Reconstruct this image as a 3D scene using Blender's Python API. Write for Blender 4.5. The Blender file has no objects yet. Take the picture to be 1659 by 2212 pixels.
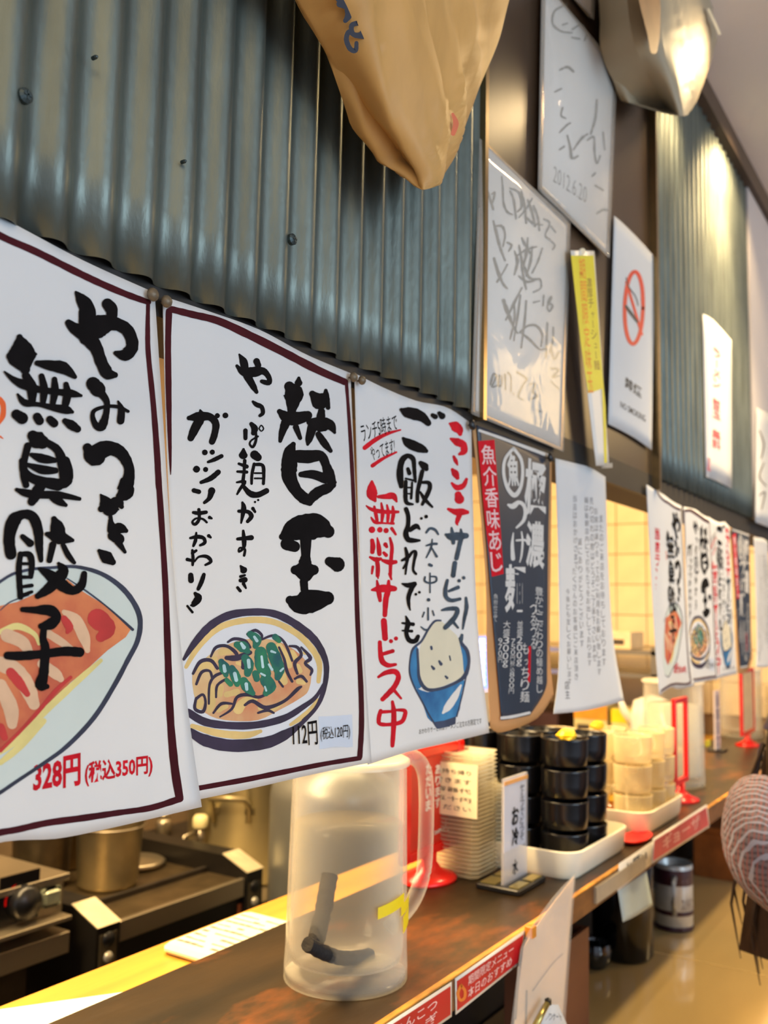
import bpy, math, random
from mathutils import Vector, Matrix, noise
from mathutils.geometry import delaunay_2d_cdt
random.seed(7)
C = bpy.context.scene.collection
SC = bpy.context.scene
EYE = 1.40                      # eye height above the floor; most numbers below are relative to the eye
# ------------------------------------------------------------------ camera
RX = Vector((0.83957681, 0.04117798, 0.54167809))
RY = Vector((0.54290848, -0.09848397, -0.83399718))
RZ = Vector((0.01900429, 0.99428632, -0.10504073))
F, CX, CY = 2007.0, 829.5, 1106.0
cam_d = bpy.data.cameras.new('camera'); cam = bpy.data.objects.new('camera', cam_d); C.objects.link(cam)
cam.matrix_world = Matrix(((*RX, 0.0), (*RY, 0.0), (*RZ, EYE), (0, 0, 0, 1)))
cam_d.sensor_width = 36; cam_d.sensor_fit = 'AUTO'; cam_d.lens = F / 2212 * 36
cam_d.clip_start = 0.02
cam_d.dof.use_dof = True; cam_d.dof.focus_distance = 0.62; cam_d.dof.aperture_fstop = 8.5
SC.camera = cam
# ------------------------------------------------------------------ world, light, exposure
SC.view_settings.view_transform = 'Standard'; SC.view_settings.look = 'None'
SC.view_settings.exposure = 0.0; SC.view_settings.gamma = 1.0
SC.view_settings.use_curve_mapping = False
w = bpy.data.worlds.new('world'); SC.world = w; w.use_nodes = True
w.node_tree.nodes['Background'].inputs[0].default_value = (0.74, 0.82, 1.0, 1)
w.node_tree.nodes['Background'].inputs[1].default_value = 0.8

def lamp(name, kind, loc, power, color, size=0.1, size_y=None, aim=None, angle=60, blend=0.5):
    d = bpy.data.lights.new(name, kind); d.energy = power; d.color = color
    if kind == 'AREA':
        d.shape = 'RECTANGLE'; d.size = size; d.size_y = size_y or size
    else:
        d.shadow_soft_size = size
    if kind == 'SPOT':
        d.spot_size = math.radians(angle); d.spot_blend = blend
    o = bpy.data.objects.new(name, d); C.objects.link(o)
    o.location = Vector(loc) + Vector((0, 0, EYE))
    if aim is not None:
        o.rotation_euler = (Vector(aim) - Vector(loc)).to_track_quat('-Z', 'Y').to_euler()
    return o
COOL = (0.66, 0.85, 1.0); WARM = (1.0, 0.71, 0.36); WARM2 = (1.0, 0.66, 0.28)
lamp('window_daylight', 'AREA', (2.6, 0.42, 0.35), 39, COOL, 1.7, 1.3, aim=(-0.42, 0.5, 0.25))
lamp('kitchen_lamp_a', 'AREA', (-1.30, 0.85, 0.98), 80, WARM, 1.3, 0.4, aim=(-0.95, 0.85, -1))
lamp('kitchen_lamp_b', 'AREA', (-1.05, 2.1, 0.98), 24, WARM, 1.2, 0.4, aim=(-0.85, 2.0, -1))
lamp('tray_fill', 'AREA', (-0.95, 0.10, 0.95), 44, WARM, 0.3, 0.3, aim=(-0.58, 1.2, -0.34))  # added fill light, brightens the near faces of the cream tray and tray stacks
lamp('wall_wash', 'SPOT', (-0.12, 1.95, 0.96), 26, WARM, 0.06, aim=(-0.42, 1.80, 0.62), angle=62, blend=1.0)
lamp('wall_spot', 'SPOT', (-0.24, 1.88, 0.975), 10, WARM, 0.02, aim=(-0.42, 1.90, 0.72), angle=105, blend=0.45)
lamp('counter_spot', 'SPOT', (-0.08, 1.95, 0.95), 64, WARM, 0.05, aim=(-0.34, 1.75, -0.6), angle=90, blend=0.9)
lamp('near_hall_lamp', 'AREA', (0.20, -0.2, 0.92), 5.5, WARM, 0.9, 0.9, aim=(-0.45, 1.1, -0.4))
lamp('panel_spot', 'SPOT', (-0.236, 1.55, 0.95), 7, WARM, 0.03, aim=(-0.40, 1.2, 0.3), angle=120, blend=0.8)
lamp('hall_lamp', 'AREA', (0.7, 3.3, 0.9), 9, WARM2, 0.5, 0.5, aim=(-0.4, 1.2, 0.2))

# ------------------------------------------------------------------ materials
def lin(c):
    return tuple(((v / 255) / 12.92 if v / 255 <= 0.04045 else ((v / 255 + 0.055) / 1.055) ** 2.4) for v in c) + (1,)
_m = {}
def M(name, col, rough=0.5, metal=0.0, var=0.12, scale=30, bump=0.0, bscale=None, spec=0.5, stretch=(1, 1, 1), emit=0, thin=0, aniso=0, coat=0, col2=None):
    """procedural principled material: noise-varied colour, optional bump, optional light passing through thin sheet"""
    if name in _m: return _m[name]
    m = bpy.data.materials.new(name); m.use_nodes = True; nt = m.node_tree; N = nt.nodes; L = nt.links
    b = N['Principled BSDF']; out = N['Material Output']
    tc = N.new('ShaderNodeTexCoord'); mp = N.new('ShaderNodeMapping'); mp.inputs['Scale'].default_value = stretch
    L.new(tc.outputs['Object'], mp.inputs[0])
    nz = N.new('ShaderNodeTexNoise'); nz.inputs['Scale'].default_value = scale; nz.inputs['Detail'].default_value = 5
    L.new(mp.outputs[0], nz.inputs['Vector'])
    c = lin(col); mx = N.new('ShaderNodeMix'); mx.data_type = 'RGBA'
    A = tuple(max(0, v * (1 - var)) for v in c[:3]) + (1,)
    Bc = lin(col2) if col2 else tuple(min(1, v * (1 + var)) for v in c[:3]) + (1,)
    mx.inputs[6].default_value = A; mx.inputs[7].default_value = Bc
    rmp = N.new('ShaderNodeMapRange'); rmp.inputs[1].default_value = 0.32; rmp.inputs[2].default_value = 0.68
    L.new(nz.outputs[0], rmp.inputs[0]); L.new(rmp.outputs[0], mx.inputs[0])
    L.new(mx.outputs[2], b.inputs['Base Color'])
    b.inputs['Roughness'].default_value = rough; b.inputs['Metallic'].default_value = metal
    b.inputs['Specular IOR Level'].default_value = spec; b.inputs['Coat Weight'].default_value = coat
    b.inputs['Coat Roughness'].default_value = 0.08
    if emit:
        b.inputs['Emission Color'].default_value = c; b.inputs['Emission Strength'].default_value = emit
    if bump:
        n2 = N.new('ShaderNodeTexNoise'); n2.inputs['Scale'].default_value = bscale or scale; n2.inputs['Detail'].default_value = 4
        L.new(mp.outputs[0], n2.inputs['Vector']); bp = N.new('ShaderNodeBump')
        bp.inputs['Strength'].default_value = bump; bp.inputs['Distance'].default_value = 0.002
        L.new(n2.outputs[0], bp.inputs['Height']); L.new(bp.outputs[0], b.inputs['Normal'])
    if thin:
        tr = N.new('ShaderNodeBsdfTranslucent'); L.new(mx.outputs[2], tr.inputs[0])
        ms = N.new('ShaderNodeMixShader'); ms.inputs[0].default_value = thin
        L.new(b.outputs[0], ms.inputs[1]); L.new(tr.outputs[0], ms.inputs[2]); L.new(ms.outputs[0], out.inputs[0])
    _m[name] = m; return m
def CLEAR(name, col=(235, 235, 230), body=0.18, rough=0.12, edge=0.55, tint=0.97):
    """clear or frosted plastic: see-through in the middle, milky at grazing angles, with a gloss"""
    if name in _m: return _m[name]
    m = bpy.data.materials.new(name); m.use_nodes = True; nt = m.node_tree; N = nt.nodes; L = nt.links
    b = N['Principled BSDF']; out = N['Material Output']
    b.inputs['Base Color'].default_value = lin(col); b.inputs['Roughness'].default_value = rough
    t = N.new('ShaderNodeBsdfTransparent'); t.inputs[0].default_value = (tint, tint, tint, 1)
    lw = N.new('ShaderNodeLayerWeight'); lw.inputs[0].default_value = 0.35
    tcd = N.new('ShaderNodeTexCoord'); nz = N.new('ShaderNodeTexNoise'); nz.inputs['Scale'].default_value = 22
    L.new(tcd.outputs['Object'], nz.inputs['Vector'])
    nm = N.new('ShaderNodeMath'); nm.operation = 'MULTIPLY_ADD'; nm.inputs[1].default_value = body * 0.6; nm.inputs[2].default_value = -body * 0.3
    L.new(nz.outputs[0], nm.inputs[0])
    mr = N.new('ShaderNodeMapRange'); mr.inputs[3].default_value = body; mr.inputs[4].default_value = edge
    L.new(lw.outputs['Facing'], mr.inputs[0])
    ad = N.new('ShaderNodeMath'); ad.operation = 'ADD'; L.new(mr.outputs[0], ad.inputs[0]); L.new(nm.outputs[0], ad.inputs[1])
    ms = N.new('ShaderNodeMixShader'); L.new(ad.outputs[0], ms.inputs[0]); L.new(t.outputs[0], ms.inputs[1]); L.new(b.outputs[0], ms.inputs[2])
    L.new(ms.outputs[0], out.inputs[0]); _m[name] = m; return m

PAPER = lambda: M('white_paper', (226, 228, 230), 0.75, var=0.03, scale=6, bump=0.12, bscale=14, thin=0.22)
INK = lambda: M('black_ink', (15, 13, 15), 0.9, var=0.25, scale=60, spec=.12)
GREYINK = lambda: M('grey_ink', (66, 78, 90), 0.85, var=0.3, scale=80, spec=.15)
RED = lambda: M('red_ink', (198, 22, 38), 0.85, var=0.18, scale=60, spec=.15)
MAROON = lambda: M('maroon_ink', (66, 18, 26), 0.85, var=0.15, scale=50, spec=.15)
STEEL = lambda: M('stainless_steel', (190, 186, 176), 0.28, 1.0, 0.1, 12, bump=0.05, bscale=60)
DARKSTEEL = lambda: M('dark_steel', (60, 54, 48), 0.45, 0.6, 0.2, 20)
BLACK = lambda: M('black_plastic', (16, 16, 18), 0.35, var=0.2)
WHITEP = lambda: M('white_plastic', (250, 242, 216), 0.3, var=0.03)
REDP = lambda: M('red_plastic', (226, 22, 14), 0.25, var=0.06)

# ------------------------------------------------------------------ building helpers (coordinates relative to the eye)
ORI = {}
class B:
    def __init__(s): s.v = []; s.f = []
    def add(s, vs, fs):
        o = len(s.v); s.v += [Vector(v) for v in vs]; s.f += [tuple(i + o for i in f) for f in fs]; return s
    def box(s, a, b, bev=0.0):
        x0, y0, z0 = [min(p, q) for p, q in zip(a, b)]; x1, y1, z1 = [max(p, q) for p, q in zip(a, b)]
        if bev <= 0:
            return s.add([(x0, y0, z0), (x1, y0, z0), (x1, y1, z0), (x0, y1, z0), (x0, y0, z1), (x1, y0, z1), (x1, y1, z1), (x0, y1, z1)],
                         [(0, 3, 2, 1), (4, 5, 6, 7), (0, 1, 5, 4), (1, 2, 6, 5), (2, 3, 7, 6), (3, 0, 4, 7)])
        e = bev; ring = lambda z, i: [(x0 + e + i, y0 + i, z), (x1 - e - i, y0 + i, z), (x1 - i, y0 + e + i, z), (x1 - i, y1 - e - i, z), (x1 - e - i, y1 - i, z), (x0 + e + i, y1 - i, z), (x0 + i, y1 - e - i, z), (x0 + i, y0 + e + i, z)]
        rings = [ring(z0, e * .7), ring(z0 + e * .7, 0), ring(z1 - e * .7, 0), ring(z1, e * .7)]
        vs = [p for r in rings for p in r]; fs = [tuple(range(7, -1, -1)), tuple(range(24, 32))]
        for k in range(3):
            for i in range(8):
                j = (i + 1) % 8; fs.append((k * 8 + i, k * 8 + j, k * 8 + 8 + j, k * 8 + 8 + i))
        return s.add(vs, fs)
    def lathe(s, c, prof, seg=32, ax='Z', squash=(1, 1)):
        c = Vector(c); vs = []; fs = []
        for r, h in prof:
            for i in range(seg):
                a = 2 * math.pi * i / seg; p, q = r * math.cos(a) * squash[0], r * math.sin(a) * squash[1]
                vs.append(c + (Vector((p, q, h)) if ax == 'Z' else Vector((h, p, q)) if ax == 'X' else Vector((p, h, q))))
        for k in range(len(prof) - 1):
            for i in range(seg):
                j = (i + 1) % seg; fs.append((k * seg + i, k * seg + j, (k + 1) * seg + j, (k + 1) * seg + i))
        return s.add(vs, fs)
    def tube(s, pts, rad, seg=10, caps=True):
        pts = [Vector(p) for p in pts]; n = len(pts); rad = rad if isinstance(rad, (list, tuple)) else [rad] * n
        vs = []; fs = []; up = Vector((0.13, 0.21, 0.97))
        for k, p in enumerate(pts):
            d = (pts[min(k + 1, n - 1)] - pts[max(k - 1, 0)]).normalized()
            u = d.cross(up)
            if u.length < 0.05: u = d.cross(Vector((1, 0, 0)))
            u.normalize(); v = d.cross(u).normalized()
            for i in range(seg):
                a = 2 * math.pi * i / seg; vs.append(p + (u * math.cos(a) + v * math.sin(a)) * rad[k])
        for k in range(n - 1):
            for i in range(seg):
                j = (i + 1) % seg; fs.append((k * seg + i, k * seg + j, (k + 1) * seg + j, (k + 1) * seg + i))
        if caps: fs += [tuple(range(seg - 1, -1, -1)), tuple(range((n - 1) * seg, n * seg))]
        return s.add(vs, fs)
    def prism(s, poly, ax, a, b):
        """poly: 2D outline; extruded along axis ax from a to b"""
        def P(p, t): return {'X': (t, p[0], p[1]), 'Y': (p[0], t, p[1]), 'Z': (p[0], p[1], t)}[ax]
        n = len(poly); vs = [P(p, a) for p in poly] + [P(p, b) for p in poly]
        return s.add(vs, [tuple(range(n - 1, -1, -1)), tuple(range(n, 2 * n))] + [(i, (i + 1) % n, n + (i + 1) % n, n + i) for i in range(n)])
    def build(s, name, mat, parent=None, smooth=False, origin=None):
        me = bpy.data.meshes.new(name)
        if parent is not None and origin is None: o = ORI[parent.name]
        elif origin is not None: o = Vector(origin)
        else:
            xs = [v.x for v in s.v]; ys = [v.y for v in s.v]; zs = [v.z for v in s.v]
            o = Vector(((min(xs) + max(xs)) / 2, (min(ys) + max(ys)) / 2, min(zs)))
        me.from_pydata([tuple(v - o) for v in s.v], [], s.f); me.update()
        if smooth:
            me.polygons.foreach_set('use_smooth', [True] * len(me.polygons))
        for mm in (mat if isinstance(mat, (list, tuple)) else [mat]): me.materials.append(mm)
        ob = bpy.data.objects.new(name, me); C.objects.link(ob)
        if parent is not None:
            ob.parent = parent; ob.location = o - ORI[parent.name]
        else: ob.location = o + Vector((0, 0, EYE))
        ORI[ob.name] = o
        if smooth == 'auto':
            pass
        return ob
def auto(ob, ang=35):
    me = ob.data; me.polygons.foreach_set('use_smooth', [True] * len(me.polygons))
    import bmesh
    bm = bmesh.new(); bm.from_mesh(me)
    for e in bm.edges:
        if len(e.link_faces) == 2 and e.calc_face_angle(0) > math.radians(ang): e.smooth = False
    bm.to_mesh(me); bm.free(); return ob
def thing(name, label, cat, loc, group=None):
    o = bpy.data.objects.new(name, None); C.objects.link(o); o.empty_display_size = 0.02
    o.location = Vector(loc) + Vector((0, 0, EYE)); ORI[o.name] = Vector(loc)
    return tag(o, label, cat, group)
def tag(o, label=None, cat=None, group=None, kind=None):
    if label: o['label'] = label
    if cat: o['category'] = cat
    if group: o['group'] = group
    if kind: o['kind'] = kind
    return o
def copy_tree(o, delta=(0, 0, 0), scale=None, parent=None, label=None, group=None):
    c = o.copy(); C.objects.link(c); c.parent = parent
    if parent is None:
        c.location = o.location + Vector(delta)
        if scale: c.scale = scale
        ORI[c.name] = ORI[o.name] + Vector(delta)
        if label: c['label'] = label
        if group: c['group'] = group
    else: ORI[c.name] = ORI[parent.name]
    for ch in list(o.children): copy_tree(ch, parent=c)
    return c

# pixel of the photograph -> point on a real surface
def ray(px, py):
    c = Vector((px - CX, -(py - CY), -F)); return Vector((RX.dot(c), RY.dot(c), RZ.dot(c)))
def PX(px, py, X): r = ray(px, py); return r * (X / r.x)
def PY(px, py, Y): r = ray(px, py); return r * (Y / r.y)
def PZ(px, py, Z): r = ray(px, py); return r * (Z / r.z)
class Surf:
    """a sheet standing at X=x0 (normal +X) or Y=y0 (normal -Y) with an optional gentle bend"""
    def __init__(s, x0, bend=None, ax='X'): s.x0 = x0; s.bend = bend; s.ax = ax
    def pt(s, px, py, lift=0.0):
        d = 0.0; r = ray(px, py)
        for _ in range(4):
            if s.ax == 'X':
                p = r * ((s.x0 + d) / r.x); nd = s.bend(p.y, p.z) if s.bend else 0.0
            else:
                p = r * ((s.x0 + d) / r.y); nd = s.bend(p.x, p.z) if s.bend else 0.0
            d = nd
            if not s.bend: break
        return p + (Vector((lift, 0, 0)) if s.ax == 'X' else Vector((0, -lift, 0)))
def lerp(a, b, t): return (a[0] + (b[0] - a[0]) * t, a[1] + (b[1] - a[1]) * t)
def curve_at(pts, t):
    """piecewise-linear-in-length with smoothing, t in 0..1, pts list of px points"""
    n = len(pts) - 1; x = t * n; i = min(int(x), n - 1); f = x - i
    p0 = pts[max(i - 1, 0)]; p1 = pts[i]; p2 = pts[i + 1]; p3 = pts[min(i + 2, n)]
    return tuple(0.5 * ((2 * p1[k]) + (-p0[k] + p2[k]) * f + (2 * p0[k] - 5 * p1[k] + 4 * p2[k] - p3[k]) * f * f + (-p0[k] + 3 * p1[k] - 3 * p2[k] + p3[k]) * f ** 3) for k in range(len(p1)))
def sheet(surf, top, bottom, left=None, right=None, nu=14, nv=20, thick=0.0005):
    """a sheet of paper between px edge curves (each listed left->right / top->bottom)"""
    left = left or [top[0], bottom[0]]; right = right or [top[-1], bottom[-1]]
    b = B(); g = []
    for j in range(nv + 1):
        v = j / nv; row = []
        for i in range(nu + 1):
            u = i / nu; T = curve_at(top, u); Bo = curve_at(bottom, u); Lf = curve_at(left, v); Rt = curve_at(right, v)
            x = [(1 - v) * T[k] + v * Bo[k] + (1 - u) * Lf[k] + u * Rt[k] - ((1 - u) * (1 - v) * top[0][k] + u * (1 - v) * top[-1][k] + (1 - u) * v * bottom[0][k] + u * v * bottom[-1][k]) for k in (0, 1)]
            row.append(surf.pt(x[0], x[1]))
        g.append(row)
    vs = [p for r in g for p in r]; W = nu + 1
    off = Vector((-thick, 0, 0)) if surf.ax == 'X' else Vector((0, thick, 0))
    n = len(vs); vs2 = vs + [p + off for p in vs]; fs = []
    for j in range(nv):
        for i in range(nu):
            a = j * W + i; fs.append((a + W, a + W + 1, a + 1, a)); fs.append((n + a, n + a + 1, n + a + W + 1, n + a + W))
    for i in range(nu): fs.append((i, i + 1, n + i + 1, n + i)); a = nv * W + i; fs.append((a + 1, a, n + a, n + a + 1))
    for j in range(nv): a = j * W; fs.append((a + W, a, n + a, n + a + W)); a += nu; fs.append((a, a + W, n + a + W, n + a))
    return b.add(vs2, fs)

_k = [0]
def strokes(b, surf, lst, s=1.0, ox=0, oy=0, lift=0.0002, rough=0.05, k=1.0):
    """brush strokes: each a list of (x, y, r); crop coordinates are x/s+ox, y/s+oy"""
    rnd = random.Random(len(lst) * 7 + 3)
    for st in lst:
        _k[0] = (_k[0] + 1) % 24; lf = lift + _k[0] * 4e-6
        pts = [(p[0] / s + ox, p[1] / s + oy, p[2] / s * k) for p in st]
        if len(pts) == 1:
            x, y, r = pts[0]; n = 14
            vs = [surf.pt(x + r * math.cos(6.2832 * i / n) * (1 + rnd.uniform(-rough, rough)), y + r * math.sin(6.2832 * i / n), lf) for i in range(n)]
            b.add(vs, [tuple(range(n - 1, -1, -1))]); continue
        m = max(2, (len(pts) - 1) * 5); S = [curve_at(pts, i / m) for i in range(m + 1)]
        L = []; R = []
        for i, (x, y, r) in enumerate(S):
            a = S[max(i - 1, 0)]; c = S[min(i + 1, m)]; dx, dy = c[0] - a[0], c[1] - a[1]; l = math.hypot(dx, dy) or 1
            r = max(r, 0.3) * (1 + rnd.uniform(-rough, rough)); nx, ny = -dy / l, dx / l
            L.append((x + nx * r, y + ny * r)); R.append((x - nx * r, y - ny * r))
        vs = []; fs = []
        for p, q in zip(L, R): vs += [surf.pt(*p, lf), surf.pt(*q, lf)]
        for i in range(m): fs.append((2 * i, 2 * i + 1, 2 * i + 3, 2 * i + 2))
        for end, sg in ((0, -1), (m, 1)):
            x, y, r = S[end]; r = max(r, 0.3); a = S[min(end, m - 1)] if end == 0 else S[m - 1]; c = S[1] if end == 0 else S[m]
            ang = math.atan2(c[1] - a[1], c[0] - a[0]) + (0 if sg > 0 else math.pi); o = len(vs)
            fan = [surf.pt(x + r * math.cos(ang + t), y + r * math.sin(ang + t), lf) for t in [(-1.5708 + 3.14159 * i / 7) for i in range(8)]]
            vs += fan; fs.append(tuple(o + i for i in (range(7, -1, -1))))
        b.add(vs, fs)
    return b
def polys(b, surf, lst, s=1.0, ox=0, oy=0, lift=0.00015, smooth=True):
    for poly in lst:
        _k[0] = (_k[0] + 1) % 24
        P = [(x / s + ox, y / s + oy) for x, y in poly]
        if smooth:
            Q = []; n = len(P)
            for i in range(n):
                p0, p1, p2, p3 = P[i - 1], P[i], P[(i + 1) % n], P[(i + 2) % n]
                for f in (0, .33, .66):
                    Q.append(tuple(0.5 * ((2 * p1[k]) + (-p0[k] + p2[k]) * f + (2 * p0[k] - 5 * p1[k] + 4 * p2[k] - p3[k]) * f * f + (-p0[k] + 3 * p1[k] - 3 * p2[k] + p3[k]) * f ** 3) for k in (0, 1)))
            P = Q
        lf = lift + _k[0] * 4e-6; xs = [p[0] for p in P]; ys = [p[1] for p in P]; st = max(10, (max(xs) - min(xs)) / 22, (max(ys) - min(ys)) / 22)
        pts = [Vector(p) for p in P]; gx = min(xs) + st / 2
        while gx < max(xs):
            gy = min(ys) + st / 2
            while gy < max(ys): pts.append(Vector((gx, gy))); gy += st
            gx += st
        vv, _, ff, _, _, _ = delaunay_2d_cdt(pts, [], [list(range(len(P)))], 1, 1e-5)
        b.add([surf.pt(v.x, v.y, lf) for v in vv], [tuple(f) for f in ff])
    return b
# glyphs of Blender's own built-in font
_g = {}
def glyph(ch, bold=0.0):
    if (ch, bold) in _g: return _g[(ch, bold)]
    c = bpy.data.curves.new('lettering', 'FONT'); c.body = ch; c.size = 1; c.offset = bold; c.resolution_u = 2
    o = bpy.data.objects.new('lettering', c); C.objects.link(o)
    me = bpy.data.meshes.new_from_object(o.evaluated_get(bpy.context.evaluated_depsgraph_get()))
    vs = [(v.co.x, v.co.y) for v in me.vertices]; fs = [tuple(p.vertices) for p in me.polygons]
    bpy.data.objects.remove(o); bpy.data.curves.remove(c); bpy.data.meshes.remove(me)
    _g[(ch, bold)] = (vs, fs); return _g[(ch, bold)]
def put(b, mapper, ch, bold=0.02, rot=False, fit=True):
    """glyph or string into a unit cell (0..1, 0..1, v down) through mapper(u, v) -> point"""
    vs, fs = glyph(ch, bold)
    if not vs: return
    x0 = min(v[0] for v in vs); x1 = max(v[0] for v in vs); y0 = min(v[1] for v in vs); y1 = max(v[1] for v in vs)
    if not fit: x0, x1, y0, y1 = -0.02, 1.0, -0.14, 0.88
    out = []
    for x, y in vs:
        u = (x - x0) / (x1 - x0 or 1); v = 1 - (y - y0) / (y1 - y0 or 1)
        if rot: u, v = 1 - v, u
        out.append(mapper(u, v))
    b.add(out, fs)
def quad_map(surf, q, lift=0.0002):
    """q: px corners top-left, top-right, bottom-right, bottom-left"""
    def f(u, v):
        a = lerp(q[0], q[1], u); c = lerp(q[3], q[2], u); p = lerp(a, c, v); return surf.pt(p[0], p[1], lift)
    return f
def word(b, surf, text, q, bold=0.02, s=1.0, ox=0, oy=0, lift=0.00025):
    q = [(x / s + ox, y / s + oy) for x, y in q]; put(b, quad_map(surf, q, lift), text, bold)
    return b
def column(b, surf, text, q, bold=0.02, s=1.0, ox=0, oy=0, gap=0.08, lift=0.00025, fit=True):
    """vertical writing down a px quad"""
    q = [(x / s + ox, y / s + oy) for x, y in q]; n = len(text)
    for i, ch in enumerate(text):
        if ch == ' ': continue
        v0, v1 = (i + gap / 2) / n, (i + 1 - gap / 2) / n
        cell = [lerp(q[0], q[3], v0), lerp(q[1], q[2], v0), lerp(q[1], q[2], v1), lerp(q[0], q[3], v1)]
        small = ch in 'っッゃゅょャュョ・、'
        if small: cell = [lerp(cell[0], cell[1], .25), cell[1], cell[2], lerp(cell[3], cell[2], .25)]
        put(b, quad_map(surf, cell, lift), ch, bold, rot=ch in 'ー（）()～', fit=fit and not small and ch not in 'ー一・、')
    return b
def world_text(b, text, o, du, dv, bold=0.02, vertical=False, gap=0.1):
    """writing on a face with corner o (top-left), du across, dv down; vertical stacks the characters"""
    o, du, dv = Vector(o), Vector(du), Vector(dv)
    if not vertical: put(b, lambda u, v: o + du * u + dv * v, text, bold); return b
    n = len(text)
    for i, ch in enumerate(text):
        if ch != ' ': put(b, lambda u, v: o + du * u + dv * ((i + gap / 2 + v * (1 - gap)) / n), ch, bold, rot=ch in 'ー（）()', fit=ch not in 'ー')
    return b
# ================================================================== the setting
ZC, ZL = -0.336, -0.588          # raised shelf top, dining counter top
tag(B().box((-2.1, -2.2, -1.45), (3.2, 4.8, -1.40)).build('floor', M('floor_tile', (96, 84, 72), 0.4, var=0.2, scale=8)), kind='structure')
tag(B().box((-2.1, -2.2, 1.0), (3.2, 4.8, 1.06)).build('ceiling', M('ceiling_paint', (240, 232, 230), 0.8, var=0.03, scale=4)), kind='structure')
tag(B().box((-2.06, -2.2, -1.4), (-1.98, 4.8, 1.0)).build('wall_back', M('kitchen_wall', (120, 100, 76), 0.4, var=0.25, scale=5)), kind='structure')
tag(B().box((-0.35, 4.7, -1.4), (3.2, 4.8, 1.0)).build('wall_far', M('pale_wall', (204, 198, 196), 0.7, var=0.05, scale=5)), kind='structure')
we = tag(B().box((-1.98, 3.02, -1.4), (-0.5, 3.1, 1.0)).build('wall_end', M('grout', (150, 120, 84), 0.8)), kind='structure')
_t = None; TW = 0.098
for j in range(8):
    for i in range(14):
        x = -1.93 + i * 0.1; z = -0.30 + j * 0.1
        if _t is None:
            _t = B().box((x, 3.008, z), (x + TW, 3.022, z + TW), 0.002).build('tile', M('cream_wall_tile', (232, 206, 158), 0.3, var=0.1, scale=9), we, origin=(x, 3.008, z)); z0, x0_ = z, x
        else:
            o = _t.copy(); C.objects.link(o); o.location = _t.location + Vector((x - x0_, 0, z - z0))
# hanging partition over the pass-through
wl = tag(B().box((-0.50, -0.9, 0.18), (-0.432, 4.7, 1.0)).build('wall_left', M('partition_dark', (40, 33, 28), 0.6)), kind='structure')
GALV = M('galvanised_sheet', (104, 112, 106), 0.42, 0.66, 0.22, 26, bump=0.2, bscale=240, stretch=(1, 1, 0.35))
def corrugated(y0, y1, z0, z1, ph, x=-0.4193, A=0.0042, p=0.0318, ns=14):
    b = B(); n = int((y1 - y0) / p * ns); zs = [z0, z0 + .05, (z0 + z1) / 2, z1]; W = len(zs); T = 0.0007
    for side in (0, 1):
        vs = []; fs = []
        for i in range(n + 1):
            y = y0 + (y1 - y0) * i / n
            c = math.cos(2 * math.pi * (y - ph) / p)
            xx = x + A * (c * 0.8 + 0.2 * math.copysign(abs(c) ** .5, c)) - side * T
            vs += [(xx, y, z) for z in zs]
        for i in range(n):
            for k in range(W - 1):
                a = i * W + k; q = (a, a + W, a + W + 1, a + 1); fs.append(q if side == 0 else q[::-1])
        b.add(vs, fs)
    m = (n + 1) * W
    b.add([], []); b.f += [(i * W, m + i * W, m + (i + 1) * W, (i + 1) * W) for i in range(n)]
    return b
cs = corrugated(-0.85, 0.812, 0.1965, 1.0, 0.279).build('corrugated_sheet', GALV, wl, smooth=True)
cs2 = corrugated(1.425, 2.095, 0.211, 1.0, 1.43, ns=10).build('corrugated_sheet', GALV, wl, smooth=True)
for q in ((55, 207), (632, 517), (205, 124), (397, 349)):
    p = PX(*q, -0.4145); r = 0.0042 if q[0] in (55, 632) else 0.0012
    s_ = B().lathe(p, [(0.0001, 0.0022), (r * .6, 0.002), (r, 0.0008), (r, -0.002)], 14, 'X')
    if r > .002:
        s_.box(p + Vector((0.0019, -r * .55, -r * .12)), p + Vector((0.0026, r * .55, r * .12))); s_.box(p + Vector((0.0019, -r * .12, -r * .55)), p + Vector((0.0026, r * .12, r * .55)))
    s_.build('screw', M('screw_steel', (70, 82, 84), 0.4, 0.7), cs)
B().box((-0.432, -0.85, 0.178), (-0.4238, 4.7, 0.213)).build('beam', M('black_beam', (30, 27, 24), 0.5, var=0.2), wl)
PANEL = M('dark_brown_panel', (58, 42, 28), 0.3, var=0.3, scale=7, bump=0.15, bscale=9, stretch=(1, 1, .3))
B().box((-0.432, 0.818, 0.213), (-0.424, 1.405, 1.0)).build('wood_panel', PANEL, wl)
TRIM = M('brass_edge_trim', (150, 128, 90), 0.25, 0.9)
for y in (0.812, 1.405):
    B().box((-0.432, y, 0.19), (-0.412, y + 0.007, 1.0)).build('edge_trim', TRIM, wl)
B().box((-0.432, 1.412, 0.2), (-0.418, 1.426, 1.0)).build('edge_trim', DARKSTEEL(), wl)
B().box((-0.432, 2.10, 0.213), (-0.412, 4.7, 1.0)).build('pale_panel', M('pale_panel', (196, 190, 190), 0.5, var=0.04, scale=4), wl)
B().box((-0.425, 1.41, 0.955), (-0.40, 4.7, 1.0)).build('top_rail', M('dark_rail', (78, 62, 50), 0.6), wl)

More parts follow.
